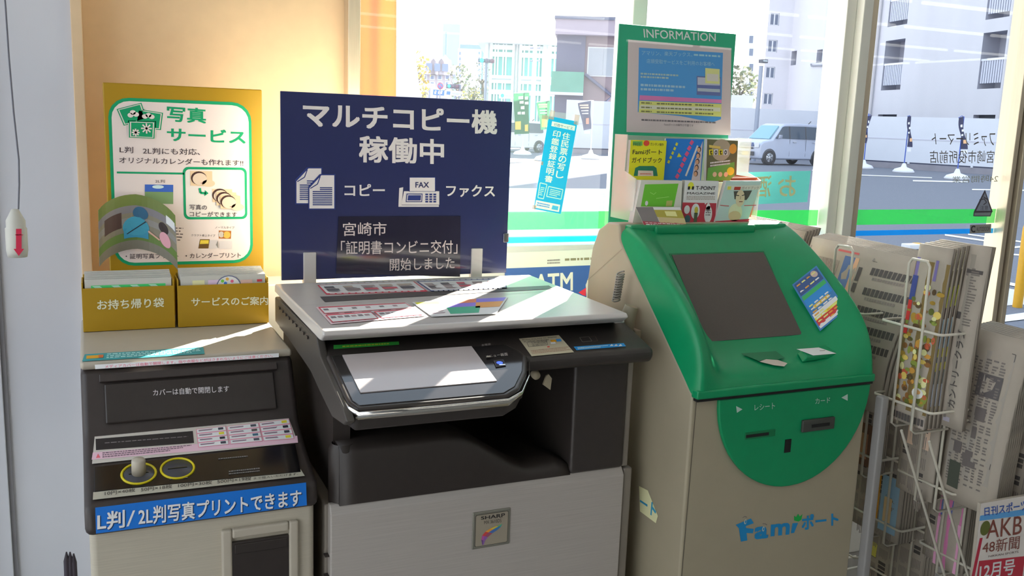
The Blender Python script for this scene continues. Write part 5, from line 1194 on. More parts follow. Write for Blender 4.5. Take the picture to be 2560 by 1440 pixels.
# yellow pipe barrier by the door
m_yel = M('yellow_pipe', (226,168,20), .4, noise=.04)
p0 = onZ(2543,768,GZ); 
b = MB(); pts = [p0, p0+Vector((0,0,.72)), p0+Vector((.02,-.005,.80)), p0+Vector((.09,-.02,.87)), p0+Vector((.18,-.05,.89)), p0+Vector((1.3,-.40,.89)), p0+Vector((1.42,-.44,.85)), p0+Vector((1.48,-.46,.76)), p0+Vector((1.5,-.465,0))]
b.tube(pts, .042, m_yel, 14); tag(b.build('pipe_barrier'), 'yellow pipe barrier outside beyond the door post', 'barrier')
b = MB(); c = onZ(2290,622,GZ); b.box(c.x-.2, c.x+.02, c.y-.08, c.y+.08, GZ+.002, GZ+.07, m_line); b.box(c.x-.0, c.x+.12, c.y-.085, c.y+.085, GZ+.003, GZ+.075, m_yel); tag(b.build('wheel_stop', None, .01), 'white and yellow wheel stop on the asphalt behind the upright newspapers', 'wheel stop')

# ---------------------------------------------------------------- white hoarding on a block base
m_hoard = M('white_hoarding', (222,226,236), .6, noise=.015, nscale=2)
m_block = M('grey_block', (150,148,158), .85, noise=.08, nscale=3)
def fence(name, A, B, top, zb, lab, gap):
    A, B = Vector(A), Vector(B); t = thing(name, lab, 'fence', (A.x, A.y, GZ)); d = (B-A); L_ = d.length; u = d/L_; n_ = Vector((u.y,-u.x,0))
    def seg(b, s0, s1, off, th, z0, z1, mt):
        p = [A+u*s0+n_*off, A+u*s1+n_*off, A+u*s1+n_*(off-th), A+u*s0+n_*(off-th)]
        vs = [Vector((q.x,q.y,z)) for z in (z0,z1) for q in p]; b.add(vs, [(3,2,1,0),(4,5,6,7),(0,1,5,4),(1,2,6,5),(2,3,7,6),(3,0,4,7)], mt)
    b = MB(); seg(b, 0, L_, 0, .15, GZ, zb-.06, m_block); b.build('block_base', t)
    b = MB(); seg(b, 0, L_, .0, .05, zb, top, m_hoard); b.build('panel', t)
    b = MB(); seg(b, 0, L_, .012, .02, (zb+top)/2+.0, (zb+top)/2+.05, M('rail_tint', (206,206,220), .6, noise=.02)); b.build('rail', t)
    b = MB(); seg(b, 0, L_, -.02, .1, zb-.06, zb, M('rail_dark', (70,76,100), .6, noise=.03)); b.build('lower_rail', t)
    b = MB(); k = 0
    while k*3.0 < L_: seg(b, k*3., k*3.+.1, .03, .08, zb-.07, zb+.04, m_hoard); k += 1
    b.build('clip_row', t)
P0, P1, P2, P3 = (19.2,40.2,0), (36.5,38.8,0), (29.9,30.6,0), (31.6,23.2,0)
P2 = onZ(2125,414,GZ); P3 = onZ(2500,439,GZ); P4 = P3 + (P3-P2)*1.4
P2, P3, P4 = [Vector((p.x,p.y,0)) for p in (P2,P3,P4)]; P1 = Vector((P2.x+6.2, P2.y+7.2, 0)); P0 = Vector((P1.x-17.5, P1.y+1.6, 0))
zt1 = (onY(2138,292,P2.y).z + onY(2505,294,P3.y).z)/2; zb1 = (onY(2127,396,P2.y).z + onY(2505,421,P3.y).z)/2
fence('hoarding_fence', P2, P4, zt1, zb1, 'white hoarding fence on grey blocks behind the three flags', 0)
fence('hoarding_fence', P1+Vector((.06,.1,0)), P2+Vector((.1,.2,0)), zt1+.1, zb1-.05, 'white hoarding fence behind the silver car', 0)
fence('hoarding_fence', P0, P1-Vector((.1,0,0)), zt1+.35, zb1-.05, 'white hoarding fence below the brown building', 0)

# ---------------------------------------------------------------- banner flags
m_pole = M('blue_pole', (70,100,190), .4, noise=.03)
m_base = M('white_plastic_base', (226,228,236), .5, noise=.03)
def flag(px_base, px_top, bq, col, lab, marks=None, wave=0., pole=m_pole):
    g = onZ(px_base[0], px_base[1], GZ); t = thing('banner_flag', lab, 'flag', (g.x, g.y, GZ)); Y = g.y; sc = g.length/ (2327.)
    top = onY(px_top[0], px_top[1], Y); top = Vector((g.x, Y, top.z))
    b = MB(); b.tube([g+Vector((0,0,.15)), top], .022, pole, 8); b.build('pole', t)
    b = MB(); b.lathe([(0,.0),(.42,.0),(.44,.06),(.36,.16),(.12,.24),(.06,.40),(0,.41)], g, m_base, 20); b.build('base', t)
    q = [onY(x, y, Y-.03) for x, y in bq]
    n_ = 10; rows = []
    for i in range(n_+1):
        v_ = i/n_; L_, R_ = q[0].lerp(q[3], v_), q[1].lerp(q[2], v_); rows.append([L_.lerp(R_, j/4)+Vector((0,.10*math.sin(v_*7+j*1.2)*wave-.02,0)) for j in range(5)])
    b = MB(); b.grid(rows, col); o_ = b.build('banner', t)
    b = MB(); b.tube([Vector((top.x,Y,top.z-.02)), q[1]+Vector((0,0,.02)), q[0]+Vector((0,0,.02))], .012, pole, 6); b.build('cross_arm', t)
    if marks:
        p = face_front(Y-.17, lift=.004); marks(p); p.build('banner_print', t)
m_navyf = M('navy_banner', (62,64,96), .7, noise=.08, nscale=4); m_greenf = M('green_banner', (60,120,84), .7, noise=.1, nscale=3, transl=.4); m_slatef = M('slate_banner', (86,92,116), .7, noise=.06, nscale=3)
def mk(pts, cols):
    def d(p):
        for (x, y, w, h), c in zip(pts, cols): p.Q([(x,y),(x+w,y-1),(x+w,y+h),(x,y+h)], c, 1)
    return d
LBL, ORG = (196,206,226), (206,150,110)
flag((2158,422), (2177,284), [(2168,292),(2177,288),(2164,358),(2157,357)], m_navyf, 'dark banner flag nearest the window mullion, first of three by the hoarding', mk([(2170,302,3,6),(2167,315,3,5),(2164,338,3,6)], [LBL,LBL,ORG]), .5)
flag((2258,432), (2272,289), [(2268,292),(2275,290),(2279,368),(2268,367)], m_navyf, 'dark banner flag in the middle of three by the hoarding', mk([(2270,306,4,5),(2272,318,4,5),(2270,330,4,4),(2274,346,6,8),(2268,371,9,8)], [LBL,LBL,LBL,ORG,(226,228,236)]), .4)
flag((2391,449), (2404,291), [(2396,296),(2405,291),(2417,373),(2402,373)], m_navyf, 'dark banner flag crossing the mirrored lettering, third of three by the hoarding', mk([(2401,312,5,6),(2404,324,5,5),(2403,336,5,4),(2408,350,8,9),(2402,376,16,6)], [LBL,LBL,LBL,ORG,(226,228,236)]), .4)
flag((1476,398), (1475,250), [(1444,258),(1476,252),(1477,322),(1459,326)], m_slatef, 'slate banner flag in front of the brown building', mk([(1449,262,22,3),(1451,268,21,3),(1453,276,18,2),(1455,283,16,2),(1465,296,7,14),(1461,328,14,6)], [(206,160,140),(206,160,140),LBL,LBL,(206,120,100),(226,228,236)]), .3, m_base)
flag((1362,402), (1374,252), [(1341,257),(1374,252),(1373,322),(1352,325)], m_greenf, 'green banner flag left of the slate one, just behind the blue poster', mk([(1346,260,22,4),(1347,266,21,3),(1349,275,18,2),(1350,282,17,2),(1354,298,14,20)], [(206,206,130),(206,206,130),(190,206,206),(190,206,206),(200,160,80)]), .3, m_base)
flag((1306,388), (1309,228), [(1284,234),(1322,232),(1322,334),(1286,336)], m_greenf, 'green and yellow banner flag just right of the copier sign top', mk([(1296,241,12,7),(1312,242,8,7),(1299,253,10,6),(1312,255,9,6),(1302,266,9,7),(1294,280,8,6),(1304,280,8,6),(1288,304,14,20),(1312,312,8,16)], [(226,216,190)]*7+[(220,150,60)]*2), .3, m_base)

# ---------------------------------------------------------------- silver kei wagon
def car(name, lab, gF, gR, paint, full=True):
    F_, R_ = Vector(gF), Vector(gR); d = (F_-R_); wb = d.length; s = wb/2.46; h = d/wb; nrm = Vector((h.y,-h.x,0)); nrm = nrm if nrm.y < 0 else -nrm  # towards the camera side
    mid = (F_+R_)/2; t = thing(name, lab, 'car', (mid.x, mid.y, GZ)); Wd = 1.46*s
    def P(x, w, z): return mid + h*(x*s) + nrm*(-w*s) + Vector((0,0,z*s))      # x forward, w away from the near side, z up
    m_gl = M('car_glass', (70,84,100), .08, spec=.6, noise=.03); m_tire = M('tyre', (50,50,56), .8, noise=.05); m_hub = M('hub_silver', (196,200,208), .3, metal=.5, noise=.04); m_trim = M('car_trim', (56,58,66), .4, noise=.04)
    prof = [(1.72,.22),(1.74,.50),(1.70,.78),(1.55,.90),(1.12,.985),(.62,1.50),(.40,1.585),(-.3,1.62),(-1.35,1.60),(-1.60,1.53),(-1.66,.95),(-1.68,.35),(-1.62,.22)]
    inset = lambda z: 0 if z < .95 else .13*(z-.95)/.65
    b = MB(); n_ = len(prof)
    near = [P(x, .0+inset(z), z) for x, z in prof]; far = [P(x, 1.46-inset(z), z) for x, z in prof]
    b.add(near+far, [tuple(range(n_)), tuple(range(2*n_-1, n_-1, -1))]+[(i,i+n_,(i+1)%n_+n_,(i+1)%n_) for i in range(n_)], paint)
    b.build('body', t, .07*s, 3, weld=True)
    def side(pts, mt, off, nm, th=.02):
        b = MB(); fr = [P(x, inset(z)-off, z) for x, z in pts]; bk = [P(x, inset(z)-off+th, z) for x, z in pts]; k = len(pts)
        b.add(fr+bk, [tuple(range(k)), tuple(range(2*k-1, k-1, -1))]+[(i,(i+1)%k,(i+1)%k+k,i+k) for i in range(k)], mt); return b.build(nm, t, .01, weld=True)
    side([(.98,1.02),(.60,1.46),(.50,1.49),(.28,1.50),(.28,1.02)], m_gl, .012, 'front_window'); side([(.22,1.02),(.22,1.50),(-.55,1.51),(-.55,1.02)], m_gl, .012, 'door_window'); side([(-.60,1.02),(-.60,1.51),(-1.38,1.49),(-1.46,1.40),(-1.48,1.06),(-1.44,1.02)], m_gl, .012, 'rear_window')
    side([(.28,1.02),(.28,1.50),(.22,1.50),(.22,1.02)], m_trim, .011, 'pillar'); side([(-.55,1.02),(-.55,1.51),(-.60,1.51),(-.60,1.02)], m_trim, .011, 'pillar')
    for x, z in ((.08,.88),(-.95,.88)): side([(x,z),(x,z+.04),(x-.16,z+.04),(x-.16,z)], m_hub, .03, 'door_handle')
    for x in (.25,-.58): side([(x,.35),(x,1.0),(x-.012,1.0),(x-.012,.35)], m_trim, .004, 'door_gap', .01)
    b = MB()
    fr = [P(1.16,.16,.985),P(1.16,1.30,.985),P(.655,1.22,1.49),P(.655,.24,1.49)]; up = (fr[1]-fr[0]).cross(fr[3]-fr[0]).normalized(); up = up if up.z > 0 else -up
    b.add([q+up*.03 for q in fr]+[q-up*.02 for q in fr], [(0,1,2,3),(7,6,5,4)]+[(i,i+4,(i+1)%4+4,(i+1)%4) for i in range(4)], M('windscreen', (130,176,190), .08, noise=.03)); b.build('windscreen', t)
    def frontp(w0, w1, z0, z1, x, mt, nm, th=.03):
        b = MB(); p = [P(x,w0,z0),P(x,w1,z0),P(x,w1,z1),P(x,w0,z1)]; q = [v_-h*th*s for v_ in p]; b.add(p+q, [(0,1,2,3),(7,6,5,4)]+[(i,i+4,(i+1)%4+4,(i+1)%4) for i in range(4)], mt); return b.build(nm, t, .008)
    m_lamp = M('headlamp', (226,228,232), .1, noise=.03)
    gr = frontp(.34,1.12,.70,.84,1.77,M('grille_blue', (84,104,150), .3, noise=.05),'grille'); frontp(.36,1.10,.60,.66,1.775,m_trim,'grille')
    frontp(.04,.28,.66,.86,1.765,m_lamp,'headlamp'); frontp(1.18,1.42,.66,.86,1.765,m_lamp,'headlamp')
    frontp(.55,.90,.34,.50,1.80,M('yellow_plate', (200,160,30), .5, noise=.03),'number_plate'); frontp(.28,.55,.34,.50,1.79,m_trim,'lower_grille'); frontp(.90,1.2,.34,.50,1.79,m_trim,'lower_grille')
    a0 = P(1.785,.73,.77); b = MB(); b.lathe([(0,.0),(.05,.0),(.05,.02),(0,.02)], a0, m_hub, 14, h); b.build('emblem', t)
    b = MB(); c = P(.86,-.14,1.06); b.tube([P(.86,-.02,1.02), c, c+Vector((0,0,.12))], [.03,.09,.08], paint, 10); b.build('wing_mirror', t)
    for x in (1.23,-1.23):
        for w, nm in ((-.05,'wheel'),(1.30,'wheel')):
            c = P(x, w+.02, .29); ax = -nrm
            b = MB(); b.lathe([(.17*s,0),(.27*s,-.01*s),(.29*s,.02*s),(.29*s,.14*s),(.2*s,.16*s)], c, m_tire, 28, ax); wh = b.build('wheel', t)
            b = MB(); b.lathe([(0,-.015*s),(.05*s,-.015*s),(.06*s,.0),(.185*s,.0),(.19*s,.03*s),(0,.04*s)], c, m_hub, 28, ax)
            u = h; 
            for k in range(10): a = 2*math.pi*k/10; r = u*math.cos(a)+Vector((0,0,1))*math.sin(a); b.tube([c+r*.06*s-ax*.012*s, c+r*.17*s-ax*.012*s], .012*s, m_trim if k % 2 else m_hub, 5)
            b.build('wheel_cover', wh)
        b = MB(); cc = P(x, -.004, .29); b.lathe([(.30*s,0),(.335*s,-.004*s),(.345*s,.02*s)], cc, m_trim, 28, -nrm); b.build('wheel_arch', t)
    b = MB(); b.tube([P(-1.0,.4,1.62), P(-1.12,.4,1.72)], .02, m_trim, 6); b.build('aerial', t)
    b = MB(); pz = [P(-1.50,.2,1.61),P(-1.50,1.26,1.61),P(-1.80,1.2,1.57),P(-1.80,.26,1.57)]; b.add(pz+[v_-Vector((0,0,.05)) for v_ in pz], [(0,1,2,3),(7,6,5,4)]+[(i,i+4,(i+1)%4+4,(i+1)%4) for i in range(4)], paint); b.build('roof_spoiler', t)
m_silver = M('silver_paint', (176,184,204), .3, metal=.25, noise=.02, nscale=3, clear=.5)
gf, gr_ = onZ(1921,413,GZ), onZ(2041,415,GZ)
car('silver_car', 'silver boxy small wagon with a yellow plate parked before the white hoarding', gf, gr_, m_silver)
gf, gr_ = onZ(1322,346,GZ), onZ(1345,345,GZ)
gf = Vector((18.7,43.3,GZ)); gr_ = Vector((21.1,43.6,GZ))
car('white_car', 'small white car far off between the green banner flags', gf, gr_, M('white_paint', (226,230,236), .3, noise=.02, clear=.4))

# ---------------------------------------------------------------- buildings
def wall_holes(b, o, u, H_, L_, holes, depth, mt, mt_in, thick=.3):
    """upright wall from o along u (length L_, height H_) with recessed openings; the outside is u x Z"""
    o, u = Vector(o), Vector(u).normalized(); n_ = u.cross(ZV)
    As = sorted({0, L_} | {a for h in holes for a in (h[0],h[2])}); Bs = sorted({0, H_} | {v for h in holes for v in (h[1],h[3])})
    def pt(a, v, d=0.): return o + u*a + ZV*v - n_*d
    for i in range(len(As)-1):
        for j in range(len(Bs)-1):
            ca, cb = (As[i]+As[i+1])/2, (Bs[j]+Bs[j+1])/2
            if any(h[0] < ca < h[2] and h[1] < cb < h[3] for h in holes): continue
            b.add([pt(As[i],Bs[j]),pt(As[i+1],Bs[j]),pt(As[i+1],Bs[j+1]),pt(As[i],Bs[j+1])], [(0,1,2,3)], mt)
    for a0, v0, a1, v1 in holes:
        b.add([pt(a0,v0),pt(a1,v0),pt(a1,v1),pt(a0,v1),pt(a0,v0,depth),pt(a1,v0,depth),pt(a1,v1,depth),pt(a0,v1,depth)], [(0,4,5,1),(1,5,6,2),(2,6,7,3),(3,7,4,0),(4,7,6,5)], mt_in)
def facade_print(o, u): return Print(o, u, ZV, lift=.02)
m_apt = M('apartment_render', (214,214,222), .85, noise=.05, nscale=.5, stretch=(1,1,.25)); m_apt_in = M('apartment_recess_shade', (170,172,186), .85, noise=.04, nscale=1)  # second copy is darker: shade inside the openings put into the render colour
m_pane = M('window_pane_dark', (96,110,136), .12, noise=.05, nscale=1); m_frame = M('window_frame_white', (220,224,232), .5, noise=.02)
ap = thing('apartment_building', 'tall pale apartment block with balconies rising behind the hoarding on the right', 'building', (43.6,51.6,GZ))
C0 = Vector((43.6,51.6,GZ)); uF = Vector((-math.sin(math.radians(15)), -math.cos(math.radians(15)), 0)); HA = 33.6
fp = facade_print(C0, uF); LF = 26.0
def hpx(q): 
    p = fp.pq(q); a = [x for x,_ in p]; v_ = [y for _,y in p]; return ((a[0]+a[3])/2, (v_[2]+v_[3])/2, (a[1]+a[2])/2, (v_[0]+v_[1])/2)
hA = hpx([(2156,108),(2183,104),(2171,226),(2144,227)]); hB = hpx([(2214,101),(2263,98),(2251,223),(2203,227)]); hC = hpx([(2461,82),(2519,76),(2501,221),(2441,222)])
fl_ = 2.95
balc = [hA, hB, hC] + [(h_[0], h_[1]+(hB[3]-hB[1])+.75, h_[2], h_[3]+(hB[3]-hB[1])+.75) for h_ in (hA, hB)] + [(hC[0], hC[1]+(hC[3]-hC[1])+.6, hC[2], hC[3]+(hC[3]-hC[1])+.6)]
balc = [(a0, v0, a1, min(v1, HA-.5)) for a0, v0, a1, v1 in balc]
smallw = [hpx([(1979,128),(1992,127),(1990,162),(1977,164)]), hpx([(2043,125),(2057,123),(2054,155),(2040,158)])]
low = [hpx([(2196,287),(2243,285),(2240,300),(2193,302)]), hpx([(2434,287),(2489,287),(2487,300),(2432,300)])]
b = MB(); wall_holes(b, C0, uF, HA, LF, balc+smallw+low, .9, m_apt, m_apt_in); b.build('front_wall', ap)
uL = Vector((math.cos(math.radians(15)), -math.sin(math.radians(15)), 0)); LW = 1.8; L0 = C0 - uL*LW
lp2 = facade_print(L0, uL)
def lpx(q):
    p = lp2.pq(q); a = [x for x,_ in p]; v_ = [y for _,y in p]; return ((a[0]+a[3])/2, (v_[2]+v_[3])/2, (a[1]+a[2])/2, (v_[0]+v_[1])/2)
sw = [lpx([(1924,32),(1949,33),(1947,64),(1922,63)]), lpx([(1918,100),(1944,100),(1942,131),(1916,130)]), lpx([(1912,167),(1938,167),(1936,196),(1910,195)]), lpx([(1907,233),(1932,233),(1930,262),(1905,261)])]
sw = [(max(.15,a0), v0, min(LW-.12,a1), v1) for a0,v0,a1,v1 in sw]
b = MB(); wall_holes(b, L0, uL, HA, LW, sw, .15, m_apt, m_pane); b.build('side_wall', ap)
b = MB(); e = C0+uF*LF; back = Vector((10,-2.6,0)); pl_ = [L0, C0, e, e+Vector((12,-3,0)), L0+Vector((16,2,0))]
b.add([Vector((p.x,p.y,GZ+HA)) for p in pl_], [tuple(range(5))], m_apt); b.add([Vector((p.x,p.y,z)) for z in (GZ,GZ+HA) for p in (pl_[0],pl_[4],pl_[3],pl_[2])], [(0,1,5,4),(1,2,6,5),(2,3,7,6)], m_apt); b.build('roof_block', ap)
nF = uF.cross(ZV); nL = uL.cross(ZV)
def panel(o, u, n_, a0, v0, a1, v1, d, th, mt, b=None):
    bb = b or MB(); p = [o+u*a0+ZV*v0-n_*d, o+u*a1+ZV*v0-n_*d, o+u*a1+ZV*v1-n_*d, o+u*a0+ZV*v1-n_*d]; q = [x-n_*th for x in p]
    bb.add(p+q, [(0,1,2,3),(7,6,5,4)]+[(i,i+4,(i+1)%4+4,(i+1)%4) for i in range(4)], mt); return bb
m_rail = M('balcony_slats', (206,210,226), .6, noise=.03)
for a0, v0, a1, v1 in balc:
    hh = v1-v0
    if v0 > HA-1.5: continue
    b = MB(); k = 0; w = .17
    while a0+k*w < a1-.05: panel(C0, uF, nF, a0+k*w+.06, v0+hh*.10, a0+k*w+w, v0+hh*.52, .06, .03, m_rail, b); k += 1
    panel(C0, uF, nF, a0, v0+hh*.50, a1, v0+hh*.54, .04, .08, m_frame, b); b.build('balcony_railing', ap)
    if hh > 1.5: o_ = panel(C0, uF, nF, a0+.1+(a1-a0)*.45, v0+hh*.1, a1-.05, v1-.1, .82, .04, m_pane).build('balcony_door', ap)
for a0, v0, a1, v1 in smallw: panel(C0, uF, nF, a0, v0, a1, v1, .35, .05, m_pane).build('small_window', ap)
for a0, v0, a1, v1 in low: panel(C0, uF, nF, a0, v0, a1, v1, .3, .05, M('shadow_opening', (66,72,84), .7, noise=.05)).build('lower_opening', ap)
for a0, v0, a1, v1 in sw:
    b = panel(L0, uL, nL, a0, v0, a1, v1, .06, .02, m_frame); w_ = b.build('window', ap)
    b = MB(); mid_ = (a0+a1)/2; panel(L0, uL, nL, a0+.06, v0+.06, mid_-.05, v1-.06, .05, .015, m_pane, b); panel(L0, uL, nL, mid_+.05, v0+.06, a1-.06, v1-.06, .05, .015, m_pane, b); b.build('pane', w_)
for q in (((2203,0),(2178,288)), ((2546,60),(2508,288))):
    p = fp.px(*q[1]); a_ = p[0]; b = MB(); b.tube([C0+uF*a_+ZV*.1+nF*.12, C0+uF*a_+ZV*(HA-.2)+nF*.12], .09, M('downpipe', (206,204,208), .6, noise=.03), 8); b.build('drain_pipe', ap)
p = [fp.px(x, y) for x, y in ((2030,160),(2031,165),(2085,163))]; b = MB(); b.tube([C0+uF*a_+ZV*v_+nF*.08 for a_, v_ in p], .05, M('conduit', (140,142,156), .6, noise=.03), 6); b.build('conduit', ap)

class Frame:
    """upright frame facing the camera: a to the right, d away, z up"""
    def __init__(s, px, dist):
        v = ray(px, 300); v = Vector((v.x, v.y, 0)).normalized(); s.o = v*dist; s.n = v; s.u = Vector((v.y, -v.x, 0))
    def at(s, a, d, z): p = s.o + s.u*a + s.n*d; return Vector((p.x, p.y, z))
    def px(s, x, y, d=0.):
        r = ray(x, y); o = s.o + s.n*d; q = r*(o.dot(s.n)/r.dot(s.n)); return ((q-o).dot(s.u), q.z)
    def box(s, b, a0, a1, d0, d1, z0, z1, mt):
        p = [s.at(a,d,z) for z in (z0,z1) for a,d in ((a0,d0),(a1,d0),(a1,d1),(a0,d1))]; b.add(p, [(3,2,1,0),(4,5,6,7),(0,1,5,4),(1,2,6,5),(2,3,7,6),(3,0,4,7)], mt)
def block(name, lab, px, Y, depth, mt, windows=()):
    """building whose front faces the camera and spans the pixel columns px[0]..px[1], top at pixel row px[2]"""
    F_ = Frame((px[0]+px[1])/2, Y*1.12); (a0, z), (a1, z_) = F_.px(px[0], px[2]), F_.px(px[1], px[2]); z = (z+z_)/2
    t = thing(name, lab, 'building', (F_.o.x, F_.o.y, GZ)); b = MB(); F_.box(b, a0, a1, 0, depth, GZ, z, mt); b.build('walls', t); k_ = Y/45
    for (x0, y0, x1, y1), wm in windows:
        (wa, wz1), (wb, wz0) = F_.px(x0, y0), F_.px(x1, y1); fr = .06*k_
        b = MB(); F_.box(b, wa-fr, wb+fr, -.05*k_, .02, wz0-fr, wz1+fr, m_frame); w_ = b.build('window', t)
        b = MB(); nn = 2 if (x1-x0) > 8 else 1
        for k in range(nn): F_.box(b, lerp(wa, wb, k/nn)+(fr*.4 if k else 0), lerp(wa, wb, (k+1)/nn), -.08*k_, -.045*k_, wz0, wz1, wm)
        b.build('pane', w_)
    return t, a0, a1, z, F_
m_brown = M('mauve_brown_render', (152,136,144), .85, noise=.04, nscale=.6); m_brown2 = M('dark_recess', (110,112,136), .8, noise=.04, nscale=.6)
m_wpane = M('pale_pane', (170,176,186), .1, noise=.08, nscale=.6)
t, a, c, z, F_ = block('brown_building', 'mauve brown flat-roofed building with one big white-framed window behind the slate flag', (1395,1552,52), 46, 9, m_brown, [((1473,120,1541,190), m_wpane), ((1426,135,1455,176), m_wpane)])
zz = F_.px(1470,90)[1]; b = MB(); F_.box(b, a-.1, c+.3, -.6, 9.2, zz, z, M('roof_band', (176,164,178), .8, noise=.04, nscale=.5)); F_.box(b, a-.15, c+.35, -.7, 9.3, z, z+.15, M('roof_edge', (110,116,140), .6, noise=.04)); b.build('roof_band', t)
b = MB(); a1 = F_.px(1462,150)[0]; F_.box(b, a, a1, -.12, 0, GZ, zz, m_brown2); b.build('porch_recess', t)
b = MB(); z1 = F_.px(1430,181)[1]; z0 = F_.px(1430,232)[1]; F_.box(b, a-.2, a1, -.6, -.3, z0, z1, M('panel_green', (110,170,150), .8, noise=.08, nscale=1)); b.build('green_panel', t)  # flat green panel in front of the wall's left part
b = MB(); F_.box(b, a-.35, a1, -.7, -.25, z0-.15, z0, m_frame); b.build('porch_beam', t)
b = MB(); P_ = lambda x, y: F_.at(*((lambda q: (q[0], -.2, q[1]))(F_.px(x, y)))); b.tube([P_(1462,186), P_(1530,240), P_(1500,268)], .09, m_brown2, 6); b.build('stair_string', t)
# glazed green building
m_gglass = M('green_glazing', (120,196,190), .15, noise=.08, nscale=.4); m_mull = M('pale_mullion', (226,238,238), .4, noise=.02)
t, a, c, z, F_ = block('glass_building', 'pale green glazed building beyond the flags, left of the brown one', (1214,1398,112), 66, 16, m_gglass)
b = MB()
for x in (1217,1224,1284,1290,1297,1360,1370): p = F_.px(x, 200)[0]; F_.box(b, p-.18, p+.18, -.3, 0, GZ, z, m_mull)
for x in (1236,1243,1256,1263,1308,1320,1346,1384): p = F_.px(x, 200)[0]; F_.box(b, p-.06, p+.06, -.15, 0, GZ, z, m_mull)
for y in (120,138,196,204,232): p = F_.px(1300, y)[1]; F_.box(b, a, c, -.2, 0, p-.18, p+.18, m_mull)
b.build('mullion_grid', t)
b = MB(); p = F_.px(1366, 130); F_.box(b, p[0]-.35, p[0]+.35, -2.4, -1.6, GZ, p[1], m_mull); b.build('pylon', t)
b = MB(); F_.box(b, a-.6, c, -1, 16.5, z, z+.5, m_mull); b.build('roof_slab', t)
# far buildings; haze is put into the pale blue of the towers
m_far = M('far_pink_render', (206,198,206), .9, noise=.04, nscale=.2); m_farb = M('far_blue_haze', (176,198,222), .9, noise=.04, nscale=.2); m_slate = M('far_slate_roof', (150,168,200), .9, noise=.05, nscale=.3); m_fpane = M('far_pane', (130,150,186), .2, noise=.05, nscale=.3)
wn = [((1058+19*k, 190, 1065+19*k, 198), m_fpane) for k in range(4)] + [((1058+19*k, 206, 1065+19*k, 213), m_fpane) for k in range(4)]
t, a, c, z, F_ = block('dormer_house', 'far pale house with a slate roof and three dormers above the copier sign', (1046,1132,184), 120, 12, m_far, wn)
zr = F_.px(1090,160,4)[1]; b = MB(); pf = [(-.8,z),(6,zr),(12.8,z)]; vs = [F_.at(x, d, zz_) for x in (a-.5, c+.5) for d, zz_ in pf]; b.add(vs, [(0,1,2),(5,4,3),(0,3,4,1),(1,4,5,2),(2,5,3,0)], m_slate); b.build('roof', t)
for x in (1073,1093,1112):
    p = F_.px(x, 184)[0]; b = MB(); ol = [(p-.9,z-.2),(p+.9,z-.2),(p+.9,z+1.6),(p,z+2.6),(p-.9,z+1.6)]; vs = [F_.at(q[0], d, q[1]) for d in (-1.2,3.5) for q in ol]
    b.add(vs, [(0,1,2,3,4),(9,8,7,6,5)]+[(i,i+5,(i+1)%5+5,(i+1)%5) for i in range(5)], m_far); d_ = b.build('dormer', t); b = MB(); F_.box(b, p-.4, p+.4, -1.35, -1.2, z+.3, z+1.3, m_fpane); b.build('dormer_window', d_)
b = MB(); (a0_, z1_), (a1_, z0_) = F_.px(1060,145), F_.px(1128,163); F_.box(b, a0_, a1_, 2, 6, z0_-1, z1_, M('far_white', (232,236,240), .9, noise=.02)); b.build('roof_sign', t)
wn = [((1148, 130+14*k, 1152, 137+14*k), m_fpane) for k in range(5)] + [((1196, 130+14*k, 1200, 136+14*k), m_fpane) for k in range(5)]
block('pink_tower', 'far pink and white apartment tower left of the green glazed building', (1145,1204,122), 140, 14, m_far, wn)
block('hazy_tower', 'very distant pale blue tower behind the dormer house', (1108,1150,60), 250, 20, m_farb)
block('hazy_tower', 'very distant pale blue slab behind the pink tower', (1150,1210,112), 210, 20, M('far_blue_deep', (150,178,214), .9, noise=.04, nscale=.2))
block('grey_shed', 'low grey shed behind the hoarding left of the apartment block', (1826,1884,238), 70, 10, M('far_grey', (150,156,164), .9, noise=.05, nscale=.3))
block('balcony_tower', 'narrow pale tower with stacked balconies seen between information board and apartment block', (1868,1902,20), 110, 12, m_apt, [((1874,y,1882,y+18), m_pane) for y in (90,122,160,196,230)])

# ---------------------------------------------------------------- street furniture
m_steel = M('street_steel', (150,160,180), .5, metal=.3, noise=.04)
def pole(name, lab, cat, gx, Y, ytop, r=.06, mt=None):
    a = onY(gx, ytop, Y); t = thing(name, lab, cat, (a.x, Y, GZ)); b = MB(); b.tube([Vector((a.x,Y,GZ)), Vector((a.x,Y,a.z))], [r*1.2, r], mt or m_steel, 10); b.build('pole', t); return t, a
t, a = pole('flood_light', 'grey floodlight on a tall pole behind the silver car', 'lamp', 1903, 38.5, 165, .10)
b = MB(); p = [onY(x, y, 38.3) for x, y in ((1903,148),(1915,157))]; b.box(p[0].x, p[1].x+.05, 38.2, 38.5, p[1].z-.02, p[0].z, M('lamp_black', (84,90,104), .5, noise=.04)); lh_ = b.build('lamp_head', t, .02); b = MB(); b.box(p[0].x+.05, p[1].x, 38.18, 38.2, p[1].z+.05, p[0].z-.05, M('lamp_glass', (214,226,236), .2, noise=.02)); b.build('lamp_glass', lh_)
t, a = pole('white_post', 'thick white post with a flared foot in front of the autumn trees', 'post', 1014, 16, 105, .12, m_post)
b = MB(); b.lathe([(.32,0),(.30,.05),(.16,1.0),(.13,1.6)], Vector((a.x,16,.2)), m_post, 18); b.build('flared_collar', t)
b = MB(); p = [onY(x, y, 15.8) for x, y in ((960,88),(1032,110))]; b.box(p[0].x, p[1].x, 15.75, 16.1, p[1].z, p[0].z, m_post); b.build('cap_board', t)
t, a = pole('sign_pole', 'thin pale pole left of the dormer house', 'pole', 1052, 60, 140, .12, m_mull)
t, a = pole('utility_pole', 'pale utility pole in front of the green glazed building', 'pole', 1338, 58, 105, .14, m_mull)
b = MB(); 
